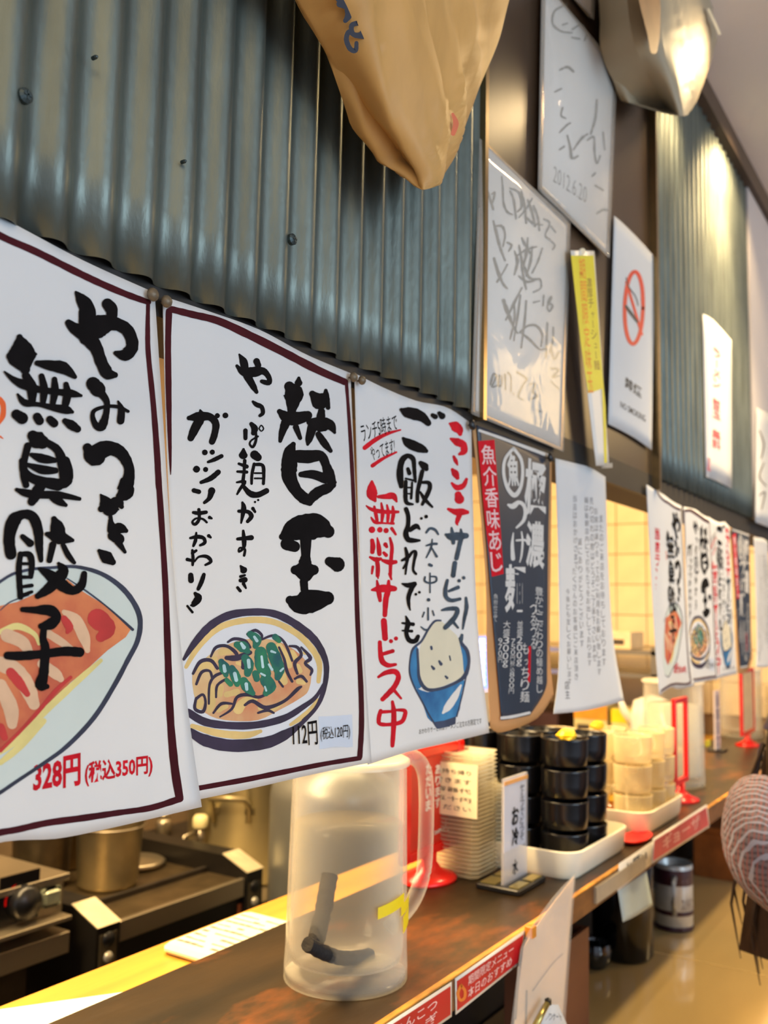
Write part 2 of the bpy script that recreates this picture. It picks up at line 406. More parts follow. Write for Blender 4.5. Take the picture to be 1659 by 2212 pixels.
# ------------------------------------------------------------------ counters
DW = M('worn_dark_wood', (38, 31, 17), 0.36, var=0.6, scale=6, bump=0.25, bscale=40, spec=.3, stretch=(1.6, .5, 1), col2=(68, 50, 27))
def worn_wood():
    m = DW; nt = m.node_tree; N = nt.nodes; L = nt.links; b = N['Principled BSDF']
    src = b.inputs['Base Color'].links[0].from_socket
    tc = N['Texture Coordinate']; mp = N.new('ShaderNodeMapping'); mp.inputs['Scale'].default_value = (1, .45, 1); L.new(tc.outputs['Object'], mp.inputs[0])
    n = N.new('ShaderNodeTexNoise'); n.inputs['Scale'].default_value = 11; n.inputs['Detail'].default_value = 8; n.inputs['Roughness'].default_value = .65; L.new(mp.outputs[0], n.inputs['Vector'])
    r = N.new('ShaderNodeMapRange'); r.inputs[1].default_value = .53; r.inputs[2].default_value = .66; L.new(n.outputs[0], r.inputs[0])
    x = N.new('ShaderNodeMix'); x.data_type = 'RGBA'; L.new(r.outputs[0], x.inputs[0]); L.new(src, x.inputs[6]); x.inputs[7].default_value = lin((112, 62, 24))
    L.new(x.outputs[2], b.inputs['Base Color'])
worn_wood()
ct = thing('counter_shelf', 'dark worn wooden shelf running along the pass-through under the menu sheets', 'shelf', (-0.54, 1.0, ZC - 0.03))
B().box((-0.65, -0.8, ZC - 0.028), (-0.4325, 3.0, ZC), 0.002).build('shelf_top', DW, ct)
B().box((-0.4325, -0.8, ZC - 0.03), (-0.4290, 3.0, ZC - 0.0015)).build('front_edge', M('dark_edge', (110, 70, 34), 0.5, var=0.4, scale=60, stretch=(1, .3, 1)), ct)
B().box((-0.4345, -0.8, ZC - 0.0012), (-0.4288, 3.0, ZC + 0.0004)).build('worn_rim', M('worn_orange_edge', (196, 132, 44), 0.5, var=0.5, scale=90, stretch=(1, .3, 1)), ct)
B().box((-0.65, -0.8, ZL), (-0.637, 3.0, ZC - 0.028)).build('back_panel', M('dark_back_panel', (36, 24, 18), 0.4, var=0.3), ct)
B().box((-0.4295, 1.16, ZC - 0.024), (-0.4255, 1.36, ZC - 0.004)).build('edge_rail', M('grey_rail', (176, 168, 150), 0.35, 0.4), ct)
tag(B().box((-0.765, -0.8, -0.39), (-0.6515, 3.0, -0.362), 0.003).build('ledge_board', M('light_pine', (204, 150, 52), 0.42, var=0.2, scale=5, bump=.1, bscale=30, stretch=(6, .5, 1))), 'pale yellow wooden ledge on the kitchen side behind the dark shelf', 'shelf')
tag(B().box((-0.76, -0.8, -1.4), (-0.72, 3.0, -0.39)).build('wall_counter', M('counter_back', (46, 38, 30), 0.6)), kind='structure')
dc = thing('dining_counter', 'glossy tan dining counter below the dark shelf', 'counter', (-0.3, 1.0, -1.4))
TAN = M('tan_laminate', (222, 192, 130), 0.12, var=0.07, scale=9, coat=1.0, stretch=(1, .4, 1))
YJ = PZ(1560, 2088, ZL).y
B().box((-0.635, -0.8, ZL - 0.035), (-0.03, YJ - .0008, ZL), 0.002).build('counter_top', TAN, dc)
B().box((-0.635, YJ + .0008, ZL - 0.035), (-0.03, 3.0, ZL), 0.002).build('counter_top', TAN, dc)
B().box((-0.635, YJ - .0008, ZL - 0.034), (-0.03, YJ + .0008, ZL + 0.0004)).build('joint_strip', M('pale_joint', (240, 214, 150), 0.3), dc)
B().box((-0.60, -0.8, -1.4), (-0.56, 3.0, ZL - 0.035)).build('front_panel', M('counter_front', (80, 58, 40), 0.5), dc)

# ================================================================== menu sheets
def bendA(k, ph, z0=0.0, c=0.0): return lambda y, z: k * math.sin((y - ph) * 26) * min(1, max(0, (0.17 - z) * 5)) + c * max(0, z0 - z) ** 2
PL = 'menu sheets pinned in a row under the corrugated wall'
def sheet_thing(name, label, cat, group, surf, top, bottom, left=None, right=None, mat=None, **kw):
    b = sheet(surf, top, bottom, left, right, **kw)
    ys = [v.y for v in b.v]; zs = [v.z for v in b.v]; xs = [v.x for v in b.v]
    loc = (xs[0], sum(ys) / len(ys), min(zs)); t = thing(name, label, cat, loc, group)
    b.build('paper', mat or PAPER(), t, smooth=True); return t

# --- sheet 1: gyoza
S1 = Surf(-0.4188, bendA(0.0016, 0.2, -0.02, 0.25))
A_ = dict(s=3.687, ox=0, oy=440); B_ = dict(s=2.765, ox=0, oy=1000)
p1 = sheet_thing('menu_sheet', 'white menu sheet with a red dumpling plate, at the near end of the row', 'menu sheet', PL, S1,
    [(-420, 268), (-210, 372), (0, 470), (170, 560), (328, 632)], [(-320, 1935), (-160, 1868), (0, 1820), (120, 1812), (220, 1793), (330, 1768), (436, 1743)],
    right=[(334, 632), (352, 900), (372, 1200), (402, 1500), (436, 1743)], nu=26, nv=26)
b = strokes(B(), S1, [[(-560, -120, 28), (-300, 75, 28), (0, 255, 28), (280, 380, 28), (600, 540, 28), (800, 635, 27), (1000, 720, 26), (1180, 785, 22)],
    [(1178, 800, 15), (1175, 1000, 19), (1180, 1200, 20), (1220, 1600, 22), (1250, 2000, 25), (1264, 2260, 25)]], **A_)
strokes(b, S1, [[(940, 20, 18), (960, 300, 18), (985, 700, 18), (1000, 1100, 20), (1015, 1500, 22), (1040, 1800, 25), (1070, 1995, 25)],
    [(1075, 2005, 20), (900, 2060, 18), (700, 2090, 18), (500, 2120, 20), (280, 2150, 20), (100, 2190, 20), (-50, 2220, 20), (-400, 2330, 18), (-750, 2460, 18)]], **B_)
b.build('border', MAROON(), p1)
# plate
b = polys(B(), S1, [[(-10, 705), (150, 645), (300, 630), (450, 625), (600, 665), (720, 745), (800, 845), (830, 940), (815, 1060), (755, 1180), (675, 1330), (555, 1520), (400, 1690), (250, 1800), (100, 1900), (-20, 1980), (-220, 2080), (-420, 2050), (-500, 1850), (-460, 1500), (-330, 1150), (-180, 850)]], lift=.00012, **B_)
b.build('painted_plate', M('plate_paint', (206, 214, 206), 0.75, var=0.05, scale=14), p1)
b = polys(B(), S1, [[(-200, 900), (100, 830), (300, 742), (400, 695), (480, 760), (640, 860), (785, 985), (750, 1040), (640, 1120), (520, 1230), (420, 1310), (230, 1500), (100, 1640), (0, 1740), (-200, 1850), (-350, 1700), (-330, 1300)]], lift=.00022, smooth=False, **B_)
b.build('painted_dumplings', M('gyoza_red', (206, 88, 66), 0.75, var=0.2, scale=25, col2=(226, 140, 84)), p1)
b = strokes(B(), S1, [[(-60, 1760, 14), (100, 1660, 18), (240, 1510, 20), (430, 1330, 20), (600, 1180, 12)], [(0, 1790, 16), (120, 1690, 22), (260, 1540, 16)], [(0, 1010, 16), (100, 975, 20), (200, 1020, 14), (230, 1080, 10)]], lift=.0003, **B_)
b.build('painted_highlights', M('pale_yellow_paint', (224, 206, 130), 0.75, var=0.12, scale=40), p1)
b = strokes(B(), S1, [[(0, 1200, 45), (90, 1240, 48), (160, 1340, 50), (200, 1440, 35)], [(0, 1330, 40), (60, 1460, 45), (70, 1560, 30)], [(380, 890, 14), (450, 940, 36), (500, 1040, 34), (520, 1120, 16)], [(40, 1030, 40), (130, 1070, 38), (170, 1130, 26)], [(270, 1010, 25), (380, 1080, 22), (470, 1150, 12)], [(-250, 1250, 50), (-160, 1350, 60), (-120, 1500, 40)], [(250, 1200, 30), (330, 1260, 32), (360, 1290, 20)]], lift=.0003, **B_)
b.build('painted_folds', M('fold_paint', (216, 176, 140), 0.75, var=0.14, scale=40), p1)
b = strokes(B(), S1, [[(60, 1250, 28), (110, 1310, 30), (160, 1380, 18)], [(380, 930, 20), (410, 980, 26), (400, 1010, 12)], [(0, 1580, 26), (25, 1640, 20)], [(580, 930, 60), (640, 990, 50), (600, 1040, 30)], [(420, 1280, 10), (330, 1360, 12), (230, 1480, 12), (120, 1600, 10), (0, 1720, 10)]], lift=.00034, **B_)
b.build('painted_filling', M('dark_red_paint', (190, 52, 48), 0.75, var=0.15, scale=40), p1)
b = strokes(B(), S1, [[(-320, 980, 8), (0, 708, 9), (150, 642, 9), (300, 626, 9), (450, 620, 10), (600, 660, 13), (720, 740, 15), (800, 840, 16), (835, 940, 15), (820, 1060, 15), (760, 1180, 14), (680, 1330, 14), (560, 1520, 14), (400, 1690, 13), (250, 1800, 11), (100, 1900, 11), (-20, 1980, 11), (-220, 2090, 10), (-430, 2060, 8)],
    [(400, 690, 3), (520, 770, 5), (650, 870, 5), (790, 995, 9)], [(0, 880, 3), (60, 830, 4), (170, 790, 4)]], lift=.00026, **B_)
b.build('painted_outline', M('navy_paint', (46, 50, 70), 0.7, var=0.3, scale=40), p1)
b = strokes(B(), S1, [
    [(540, 950, 28), (600, 1000, 50), (700, 1020, 80), (800, 970, 85), (900, 955, 55), (1000, 1000, 50), (1045, 1090, 48), (1040, 1160, 50), (985, 1205, 48), (915, 1190, 18)],
    [(598, 705, 10), (640, 760, 45), (685, 830, 62), (690, 950, 70)], [(850, 800, 45), (885, 850, 48), (880, 940, 35)], [(690, 1060, 70), (760, 1150, 52), (800, 1260, 48), (850, 1350, 50), (910, 1365, 24)],
    [(735, 1435, 55), (775, 1480, 60)], [(800, 1510, 35), (845, 1580, 24), (838, 1680, 26), (805, 1770, 38), (762, 1770, 28), (732, 1700, 20), (750, 1645, 16), (850, 1615, 14), (940, 1620, 15), (1015, 1655, 12)], [(935, 1575, 8), (960, 1640, 26), (955, 1730, 30)],
    [(690, 1945, 38), (740, 2010, 80), (800, 1965, 70), (880, 1950, 58), (960, 1990, 50), (1018, 2090, 42), (1020, 2180, 46), (1000, 2235, 60), (990, 2300, 66), (955, 2335, 40)],
    [(150, 1065, 26), (165, 1150, 92), (170, 1230, 118), (195, 1320, 40)], [(290, 1270, 22), (400, 1290, 42), (500, 1310, 50), (590, 1380, 18)],
    [(30, 1340, 8), (100, 1400, 24), (180, 1440, 38), (300, 1480, 28), (450, 1500, 26), (560, 1512, 32), (640, 1530, 12)],
    [(200, 1370, 32), (245, 1460, 42), (250, 1570, 30)], [(325, 1375, 24), (345, 1480, 32), (335, 1590, 22)], [(428, 1400, 22), (430, 1500, 32), (412, 1600, 22)], [(520, 1440, 22), (530, 1520, 32), (510, 1620, 28)],
    [(135, 1520, 10), (190, 1585, 28), (300, 1600, 18), (420, 1625, 28), (520, 1642, 35), (570, 1660, 14)],
    [(125, 1680, 42), (170, 1710, 48)], [(290, 1700, 36), (308, 1730, 36)], [(392, 1720, 32), (425, 1750, 34)], [(512, 1732, 24), (560, 1762, 38), (610, 1795, 30)],
    [(255, 1850, 45), (290, 1880, 75), (330, 1900, 55)], [(215, 1930, 30), (188, 2040, 28), (180, 2150, 28), (200, 2240, 28)], [(370, 1905, 30), (450, 1960, 34), (490, 2060, 42), (520, 2200, 52)],
    [(245, 2000, 18), (330, 2030, 38), (430, 2045, 22)], [(230, 2085, 18), (330, 2125, 32), (440, 2130, 20)]], **A_)
strokes(b, S1, [
    [(130, -10, 22), (140, 50, 26), (185, 90, 28), (250, 112, 30), (340, 130, 38)], [(385, -10, 30), (402, 60, 32), (385, 115, 32), (330, 140, 22)], [(160, 12, 14), (230, 30, 20), (330, 42, 14)],
    [(95, 160, 12), (150, 180, 24), (230, 190, 24), (350, 192, 22), (470, 215, 12)], [(245, 120, 30), (215, 180, 36), (185, 232, 26)], [(290, 190, 20), (340, 225, 26), (388, 252, 12)],
    [(60, 545, 34), (50, 450, 36), (75, 350, 42), (130, 308, 28), (190, 322, 32), (222, 400, 30), (230, 500, 24), (240, 582, 14)], [(130, 440, 16), (175, 480, 24)],
    [(118, 545, 18), (108, 620, 18), (112, 720, 18), (118, 800, 18)], [(120, 545, 14), (170, 548, 20), (185, 600, 20), (180, 680, 14)], [(125, 602, 10), (180, 602, 10)], [(125, 682, 12), (175, 682, 10)], [(125, 740, 10), (185, 732, 12)], [(125, 792, 12), (185, 770, 10)],
    [(318, 335, 18), (335, 380, 42), (345, 430, 45)], [(275, 425, 14), (350, 445, 42), (428, 462, 12)], [(310, 490, 22), (290, 582, 18)], [(372, 490, 15), (402, 550, 18), (438, 595, 12)],
    [(230, 632, 10), (290, 668, 32), (360, 725, 38), (430, 762, 26), (482, 730, 26), (498, 662, 18)], [(345, 600, 10), (372, 645, 34), (335, 700, 34), (280, 755, 30), (220, 795, 18)],
    [(130, 875, 16), (200, 878, 22), (290, 880, 34), (335, 915, 26), (300, 960, 34), (240, 975, 18)], [(258, 980, 18), (252, 1050, 22), (265, 1100, 26), (262, 1180, 28), (255, 1260, 30), (240, 1325, 36), (275, 1335, 16)], [(40, 1150, 24), (120, 1152, 28), (260, 1140, 26), (380, 1125, 28), (470, 1130, 30)],
    [(597, 190, 6), (630, 245, 42), (600, 275, 20)], [(650, 270, 48), (700, 240, 38), (722, 262, 14)], [(655, 345, 14), (672, 400, 36), (715, 392, 34), (748, 405, 14)], [(700, 470, 22), (742, 532, 10)], [(668, 435, 30), (705, 455, 34)], [(655, 320, 12), (660, 350, 12)],
    [(588, 525, 12), (630, 562, 38), (668, 592, 20)]], **B_)
b.v = [v + Vector((.0005, 0, 0)) for v in b.v]; b.build('brush_lettering', INK(), p1)
b = B()
word(b, S1, '328円', [(200, 1790), (480, 1730), (480, 1925), (195, 1975)], 0.035, **B_)
b.build('price_lettering', RED(), p1); b = B(); word(b, S1, '(税込350円)', [(505, 1785), (910, 1735), (910, 1870), (505, 1935)], 0.03, **B_)
b.build('tax_lettering', RED(), p1); b = B(); world_text(b, '当店ランキング', (-0.4182, 0.222, 0.14), (0, 0.026, 0), (0, 0, -0.15), 0.03, vertical=True)
b.build('side_lettering', RED(), p1)
b = strokes(B(), S1, [[(-10, 1560, 26), (22, 1600, 22), (20, 1690, 22), (-20, 1760, 12)], [(0, 1855, 8), (22, 1870, 4)]], **A_)
b.build('orange_mark', M('orange_paint', (222, 92, 28), 0.7), p1)

# --- sheet 2: extra noodles
S2 = Surf(-0.4198, bendA(0.0014, 0.5, -0.02, 0.15))
C_ = dict(s=3.53, ox=330, oy=600); D_ = dict(s=3.53, ox=330, oy=1200)
p2 = sheet_thing('menu_sheet', 'white menu sheet with a noodle bowl topped with green onion, in the near row', 'menu sheet', PL, S2,
    [(352, 640), (450, 672), (560, 712), (660, 765), (757, 806)], [(405, 1732), (540, 1704), (680, 1672), (803, 1647)],
    left=[(352, 640), (362, 1000), (385, 1400), (405, 1732)], right=[(757, 806), (770, 1100), (786, 1400), (803, 1647)], nu=22, nv=26)
b = strokes(B(), S2, [[(140, 240, 24), (300, 280, 27), (500, 330, 28), (740, 440, 30), (1000, 570, 30), (1250, 700, 30), (1465, 795, 25)], [(1475, 800, 13), (1490, 1000, 12), (1510, 1300, 14), (1530, 1700, 15), (1545, 2130, 17)],
    [(122, 255, 24), (115, 500, 23), (118, 800, 23), (124, 1100, 18), (132, 1400, 10), (134, 1500, 3)]], **C_)
strokes(b, S2, [[(1545, 0, 17), (1560, 500, 18), (1585, 1000, 20), (1590, 1300, 20), (1577, 1535, 20)], [(1575, 1545, 18), (1300, 1590, 18), (1000, 1650, 20), (700, 1710, 20), (340, 1775, 20)]], **D_)
b.build('border', MAROON(), p2)
b = strokes(B(), S2, [
    [(1112, 765, 12), (1110, 800, 30)], [(1040, 830, 40), (1070, 880, 78), (1065, 960, 50), (1055, 1030, 30)], [(965, 1020, 20), (1030, 1070, 50), (1110, 1070, 50), (1180, 1050, 35)], [(1010, 1110, 36), (985, 1180, 26), (970, 1245, 14)], [(1090, 1140, 24), (1122, 1222, 16)],
    [(1215, 885, 25), (1270, 940, 66), (1310, 930, 40)], [(1318, 860, 14), (1320, 900, 24), (1335, 990, 18)], [(1285, 1020, 28), (1280, 1060, 34)], [(1195, 1100, 26), (1270, 1115, 58), (1350, 1125, 42), (1385, 1180, 12)], [(1215, 1140, 38), (1190, 1230, 28), (1180, 1270, 12)], [(1262, 1195, 24), (1310, 1265, 28), (1355, 1320, 16)],
    [(1070, 1270, 20), (1045, 1330, 50), (1040, 1430, 62), (1040, 1520, 55), (1090, 1620, 45), (1150, 1680, 45), (1195, 1715, 26)], [(1090, 1360, 45), (1180, 1365, 52), (1280, 1360, 40), (1320, 1430, 34), (1345, 1510, 45), (1372, 1580, 26)], [(1190, 1695, 38), (1260, 1635, 42), (1340, 1600, 36), (1388, 1560, 14)], [(1130, 1500, 22), (1220, 1500, 34), (1310, 1530, 40)],
    [(985, 1975, 25), (1060, 1930, 80), (1150, 1900, 95), (1260, 1900, 95), (1335, 1935, 50)], [(1020, 2030, 48), (1080, 2050, 42)], [(1165, 1990, 44), (1165, 2140, 34)]], **C_)
strokes(b, S2, [[(1165, 0, 34), (1160, 50, 50)], [(1085, 110, 36), (1160, 115, 88), (1225, 110, 40)], [(1150, 200, 32), (1155, 262, 30)], [(1045, 340, 34), (1110, 365, 78), (1220, 345, 88), (1330, 325, 52)], [(1345, 45, 36), (1405, 68, 58)]], **D_)
strokes(b, S2, [   # the two smaller columns
    [(640, 672, 12), (690, 722, 28), (760, 720, 40), (840, 712, 28), (885, 762, 20), (880, 800, 22), (830, 790, 15)], [(658, 585, 7), (690, 640, 30), (702, 700, 28)], [(790, 638, 26), (802, 668, 24)], [(720, 750, 32), (760, 820, 26), (790, 872, 14)],
    [(762, 945, 10), (790, 968, 18), (828, 985, 17), (838, 1030, 16), (815, 1052, 12)],
    [(705, 1165, 17), (705, 1225, 15)], [(750, 1115, 16), (775, 1150, 26), (765, 1185, 18)], [(785, 1180, 9), (785, 1240, 11), (762, 1290, 11), (738, 1270, 8), (750, 1240, 7), (800, 1210, 8)], [(808, 1150, 5), (825, 1125, 5), (843, 1150, 5), (826, 1170, 5), (808, 1150, 5)],
    [(690, 1308, 10), (688, 1350, 34)], [(655, 1418, 10), (715, 1440, 16)], [(645, 1478, 10), (715, 1482, 13)], [(700, 1395, 14), (695, 1480, 12), (685, 1560, 14)], [(640, 1560, 8), (700, 1555, 14), (665, 1610, 12), (642, 1650, 8)], [(775, 1350, 34), (800, 1370, 30)], [(772, 1420, 12), (755, 1500, 12), (752, 1570, 10)], [(770, 1425, 12), (835, 1430, 14), (845, 1500, 13), (842, 1570, 12)], [(775, 1490, 7), (832, 1490, 7)], [(775, 1530, 7), (832, 1530, 7)], [(690, 1590, 14), (740, 1645, 24), (800, 1655, 22), (865, 1625, 22)],
    [(682, 1715, 10), (692, 1760, 20), (672, 1870, 7)], [(655, 1780, 13), (725, 1785, 16), (750, 1820, 18), (722, 1858, 14)], [(762, 1760, 14), (778, 1785, 10)], [(778, 1710, 9)], [(802, 1695, 9)],
    [(645, 1992, 12), (750, 1982, 20)], [(688, 1930, 10), (695, 2010, 18), (690, 2060, 12), (655, 2090, 8), (660, 2060, 7), (700, 2070, 10), (695, 2118, 10)],
    [(275, 1070, 18), (350, 1060, 38), (430, 1060, 30), (478, 1110, 28), (470, 1190, 26), (450, 1250, 24)], [(360, 1010, 8), (365, 1060, 34), (320, 1150, 34), (288, 1222, 26)], [(490, 1052, 20)], [(552, 1050, 22)],
    [(395, 1332, 22)], [(452, 1330, 20)], [(522, 1360, 16), (465, 1388, 16), (420, 1405, 10)], [(332, 1460, 27)], [(402, 1462, 20)], [(498, 1482, 20), (440, 1530, 20), (368, 1560, 14)],
    [(312, 1622, 18), (350, 1632, 18)], [(448, 1625, 28), (430, 1680, 18), (392, 1715, 12)],
    [(308, 1790, 12), (350, 1795, 16), (405, 1788, 14)], [(350, 1768, 13), (352, 1840, 13), (322, 1880, 13), (300, 1862, 9), (330, 1835, 8), (380, 1840, 9), (410, 1865, 9)], [(432, 1828, 14), (448, 1835, 8)],
    [(285, 1985, 10), (340, 1975, 16), (385, 1985, 14), (395, 2020, 14), (360, 2040, 10)], [(330, 1945, 8), (325, 2000, 14), (308, 2045, 10)], [(425, 1968, 14), (440, 1980, 9)], [(330, 2080, 10), (300, 2100, 12)]], **C_)
strokes(b, S2, [[(262, 30, 14), (310, 42, 10)], [(300, -40, 10), (305, 20, 13), (302, 72, 10)], [(318, 45, 7), (350, 10, 9), (410, 8, 14), (442, 45, 13), (400, 72, 9)],
    [(288, 150, 20), (290, 190, 22)], [(388, 145, 14), (370, 200, 18), (345, 255, 14)], [(322, 290, 14), (345, 325, 30), (308, 372, 22), (290, 380, 8)], [(262, 385, 9), (300, 432, 10)],
    [(668, 80, 8), (690, 110, 28)], [(668, 160, 12), (700, 150, 9)], [(668, 190, 16), (700, 185, 22)], [(690, 215, 14), (708, 248, 8)], [(645, 245, 12), (665, 270, 12)]], **D_)
b.build('brush_lettering', INK(), p2)
LF = lambda b: setattr(b, 'v', [v + Vector((.0005, 0, 0)) for v in b.v]) or b
b = B(); word(b, S2, '112円', [(1060, 1290), (1245, 1255), (1255, 1440), (1065, 1455)], 0.01, **D_); LF(b).build('price_lettering', INK(), p2); b = B(); word(b, S2, '(税込120円)', [(1275, 1310), (1500, 1280), (1500, 1400), (1275, 1420)], 0.0, **D_)
LF(b).build('tax_lettering', INK(), p2)
polys(B(), S2, [[(1262, 1228), (1520, 1212), (1525, 1460), (1270, 1475)]], smooth=False, lift=.0001, **D_).build('price_sticker', M('sticker_white', (208, 216, 228), 0.4, var=.02), p2)
b = polys(B(), S2, [[(238, 780), (330, 640), (450, 520), (600, 452), (800, 432), (950, 452), (1100, 532), (1230, 642), (1310, 780), (1325, 900), (1295, 1050), (1240, 1165), (1150, 1260), (1000, 1380), (850, 1450), (600, 1470), (440, 1440), (290, 1350), (262, 1180), (240, 950)]], lift=.00012, **D_)
b.build('painted_bowl', M('bowl_paint', (222, 222, 224), 0.75, var=0.05, scale=16), p2)
b = polys(B(), S2, [[(300, 900), (380, 800), (520, 700), (700, 640), (900, 640), (1080, 720), (1200, 860), (1190, 1020), (1120, 1090), (960, 1180), (800, 1255), (600, 1260), (440, 1225), (330, 1120)]], lift=.00018, **D_)
b.build('painted_soup', M('soup_paint', (228, 150, 104), 0.75, var=0.18, scale=22, col2=(224, 196, 140)), p2)
b = strokes(B(), S2, [[(252, 850, 14), (350, 690, 24), (500, 552, 24), (700, 495, 24), (900, 502, 24), (1080, 585, 24), (1200, 695, 24), (1268, 820, 22), (1262, 960, 16)], [(300, 1300, 18), (500, 1355, 28), (700, 1370, 28), (820, 1340, 14)], [(1050, 1290, 12), (1180, 1200, 22), (1260, 1100, 12)],
    [(520, 740, 24), (600, 730, 18)], [(340, 860, 22), (420, 830, 26), (450, 870, 18)], [(440, 1000, 26), (450, 1120, 28), (430, 1180, 20)], [(520, 1000, 20), (510, 1060, 22)], [(560, 1060, 22), (640, 1040, 25)], [(650, 1170, 40), (700, 1110, 30), (780, 1090, 20)], [(500, 1180, 18), (560, 1150, 16)], [(820, 1160, 22), (900, 1180, 16), (980, 1120, 18)], [(960, 690, 24), (1010, 760, 24), (1040, 840, 22)], [(1060, 740, 22), (1090, 790, 22)], [(1100, 850, 26), (1120, 880, 20)], [(980, 900, 30), (1000, 960, 28)], [(1110, 960, 22), (1150, 970, 16)], [(1160, 740, 18)], [(1180, 810, 14)], [(360, 1120, 26), (350, 1150, 22)], [(680, 830, 18), (640, 820, 12)], [(470, 790, 22)]], lift=.0002, **D_)
b.build('painted_noodles', M('noodle_paint', (224, 190, 120), 0.75, var=0.12, scale=40), p2)
b = strokes(B(), S2, [[(235, 790, 12), (330, 650, 27), (450, 525, 30), (600, 450, 30), (800, 430, 28), (950, 452, 28), (1100, 532, 30), (1230, 642, 30), (1308, 780, 24), (1322, 900, 20), (1295, 1050, 18), (1240, 1165, 15), (1150, 1260, 18)],
    [(268, 1195, 28), (400, 1270, 30), (600, 1297, 28), (800, 1290, 28), (1000, 1240, 26), (1150, 1150, 20), (1240, 1080, 15), (1300, 980, 10)], [(285, 1345, 30), (400, 1410, 45), (600, 1450, 48), (850, 1430, 45), (1000, 1370, 38), (1120, 1290, 18), (1230, 1180, 12)],
    [(305, 900, 10), (360, 810, 14), (440, 800, 14), (490, 860, 12)], [(330, 980, 10), (370, 890, 12), (430, 880, 10), (450, 930, 10)], [(425, 1130, 8), (430, 990, 10), (470, 920, 12), (540, 890, 10)], [(480, 1080, 8), (490, 990, 10), (560, 940, 10)], [(330, 1090, 12), (380, 1060, 10), (400, 1120, 10), (380, 1190, 14), (320, 1170, 12), (325, 1100, 10)], [(460, 1200, 8), (520, 1130, 12), (600, 1130, 8)], [(510, 1230, 6), (600, 1170, 10), (640, 1080, 12), (720, 1060, 14), (800, 1080, 12), (860, 1060, 10)], [(700, 1140, 10), (760, 1110, 14), (860, 1160, 16), (1000, 1110, 12), (1100, 1020, 14), (1130, 1000, 8)], [(800, 1200, 8), (870, 1180, 12), (920, 1200, 8)], [(440, 770, 8), (480, 700, 12), (560, 690, 12), (630, 740, 14), (640, 780, 12)], [(570, 660, 8), (620, 635, 12), (700, 650, 12), (740, 700, 10)], [(560, 780, 16), (640, 780, 24), (740, 740, 16)], [(720, 600, 10), (780, 570, 12), (830, 610, 10), (810, 650, 10)], [(830, 640, 8), (920, 610, 10), (1000, 660, 10), (1060, 800, 10)], [(960, 700, 8), (1000, 790, 10), (1020, 880, 12), (1060, 960, 10)], [(1040, 690, 8), (1100, 700, 12), (1130, 760, 12), (1080, 820, 14), (1100, 900, 10)], [(1130, 700, 8), (1200, 780, 14), (1160, 820, 12), (1210, 870, 12), (1200, 910, 8)], [(1080, 940, 8), (1130, 920, 12), (1170, 960, 10)], [(960, 960, 8), (990, 1000, 8)], [(700, 770, 25), (690, 850, 20)]], lift=.0003, **D_)
b.build('painted_outline', M('plum_navy_paint', (48, 36, 60), 0.7, var=0.3, scale=40), p2)
b = strokes(B(), S2, [[(740, 600, 26), (790, 640, 36), (780, 690, 22)], [(640, 680, 26), (690, 700, 44), (720, 730, 22)], [(520, 810, 24), (545, 860, 42), (555, 910, 20)], [(700, 780, 30), (730, 830, 38), (720, 900, 26)], [(600, 860, 26), (630, 930, 40), (640, 980, 22)], [(690, 960, 34), (720, 1010, 38), (760, 1050, 20)], [(820, 740, 46), (830, 830, 54), (860, 900, 40)], [(900, 700, 40), (930, 780, 48), (960, 870, 42), (950, 930, 24)], [(860, 950, 46), (890, 1000, 48), (860, 1050, 24)], [(930, 620, 24), (960, 650, 18)], [(780, 900, 26), (790, 940, 24)], [(560, 950, 18), (590, 980, 20)]], lift=.0004, **D_)
b.build('painted_onion', M('teal_paint', (24, 98, 108), 0.7, var=0.35, scale=60, col2=(40, 128, 84)), p2)
b = strokes(B(), S2, [[(770, 620, 10), (790, 650, 12)], [(670, 670, 10), (690, 700, 16)], [(538, 840, 12), (545, 880, 14)], [(725, 800, 14), (730, 850, 13)], [(620, 900, 14), (632, 950, 14)], [(708, 980, 14), (712, 1020, 12)], [(825, 770, 9), (835, 850, 10)], [(880, 830, 8), (905, 870, 10)], [(900, 730, 10), (930, 740, 7)], [(970, 880, 9), (990, 860, 7)], [(820, 900, 8), (850, 915, 8)], [(860, 1030, 8), (850, 1000, 7)]], lift=.0005, **D_)
b.build('painted_glints', M('pale_mint_paint', (176, 206, 206), 0.7, var=0.2, scale=60), p2)

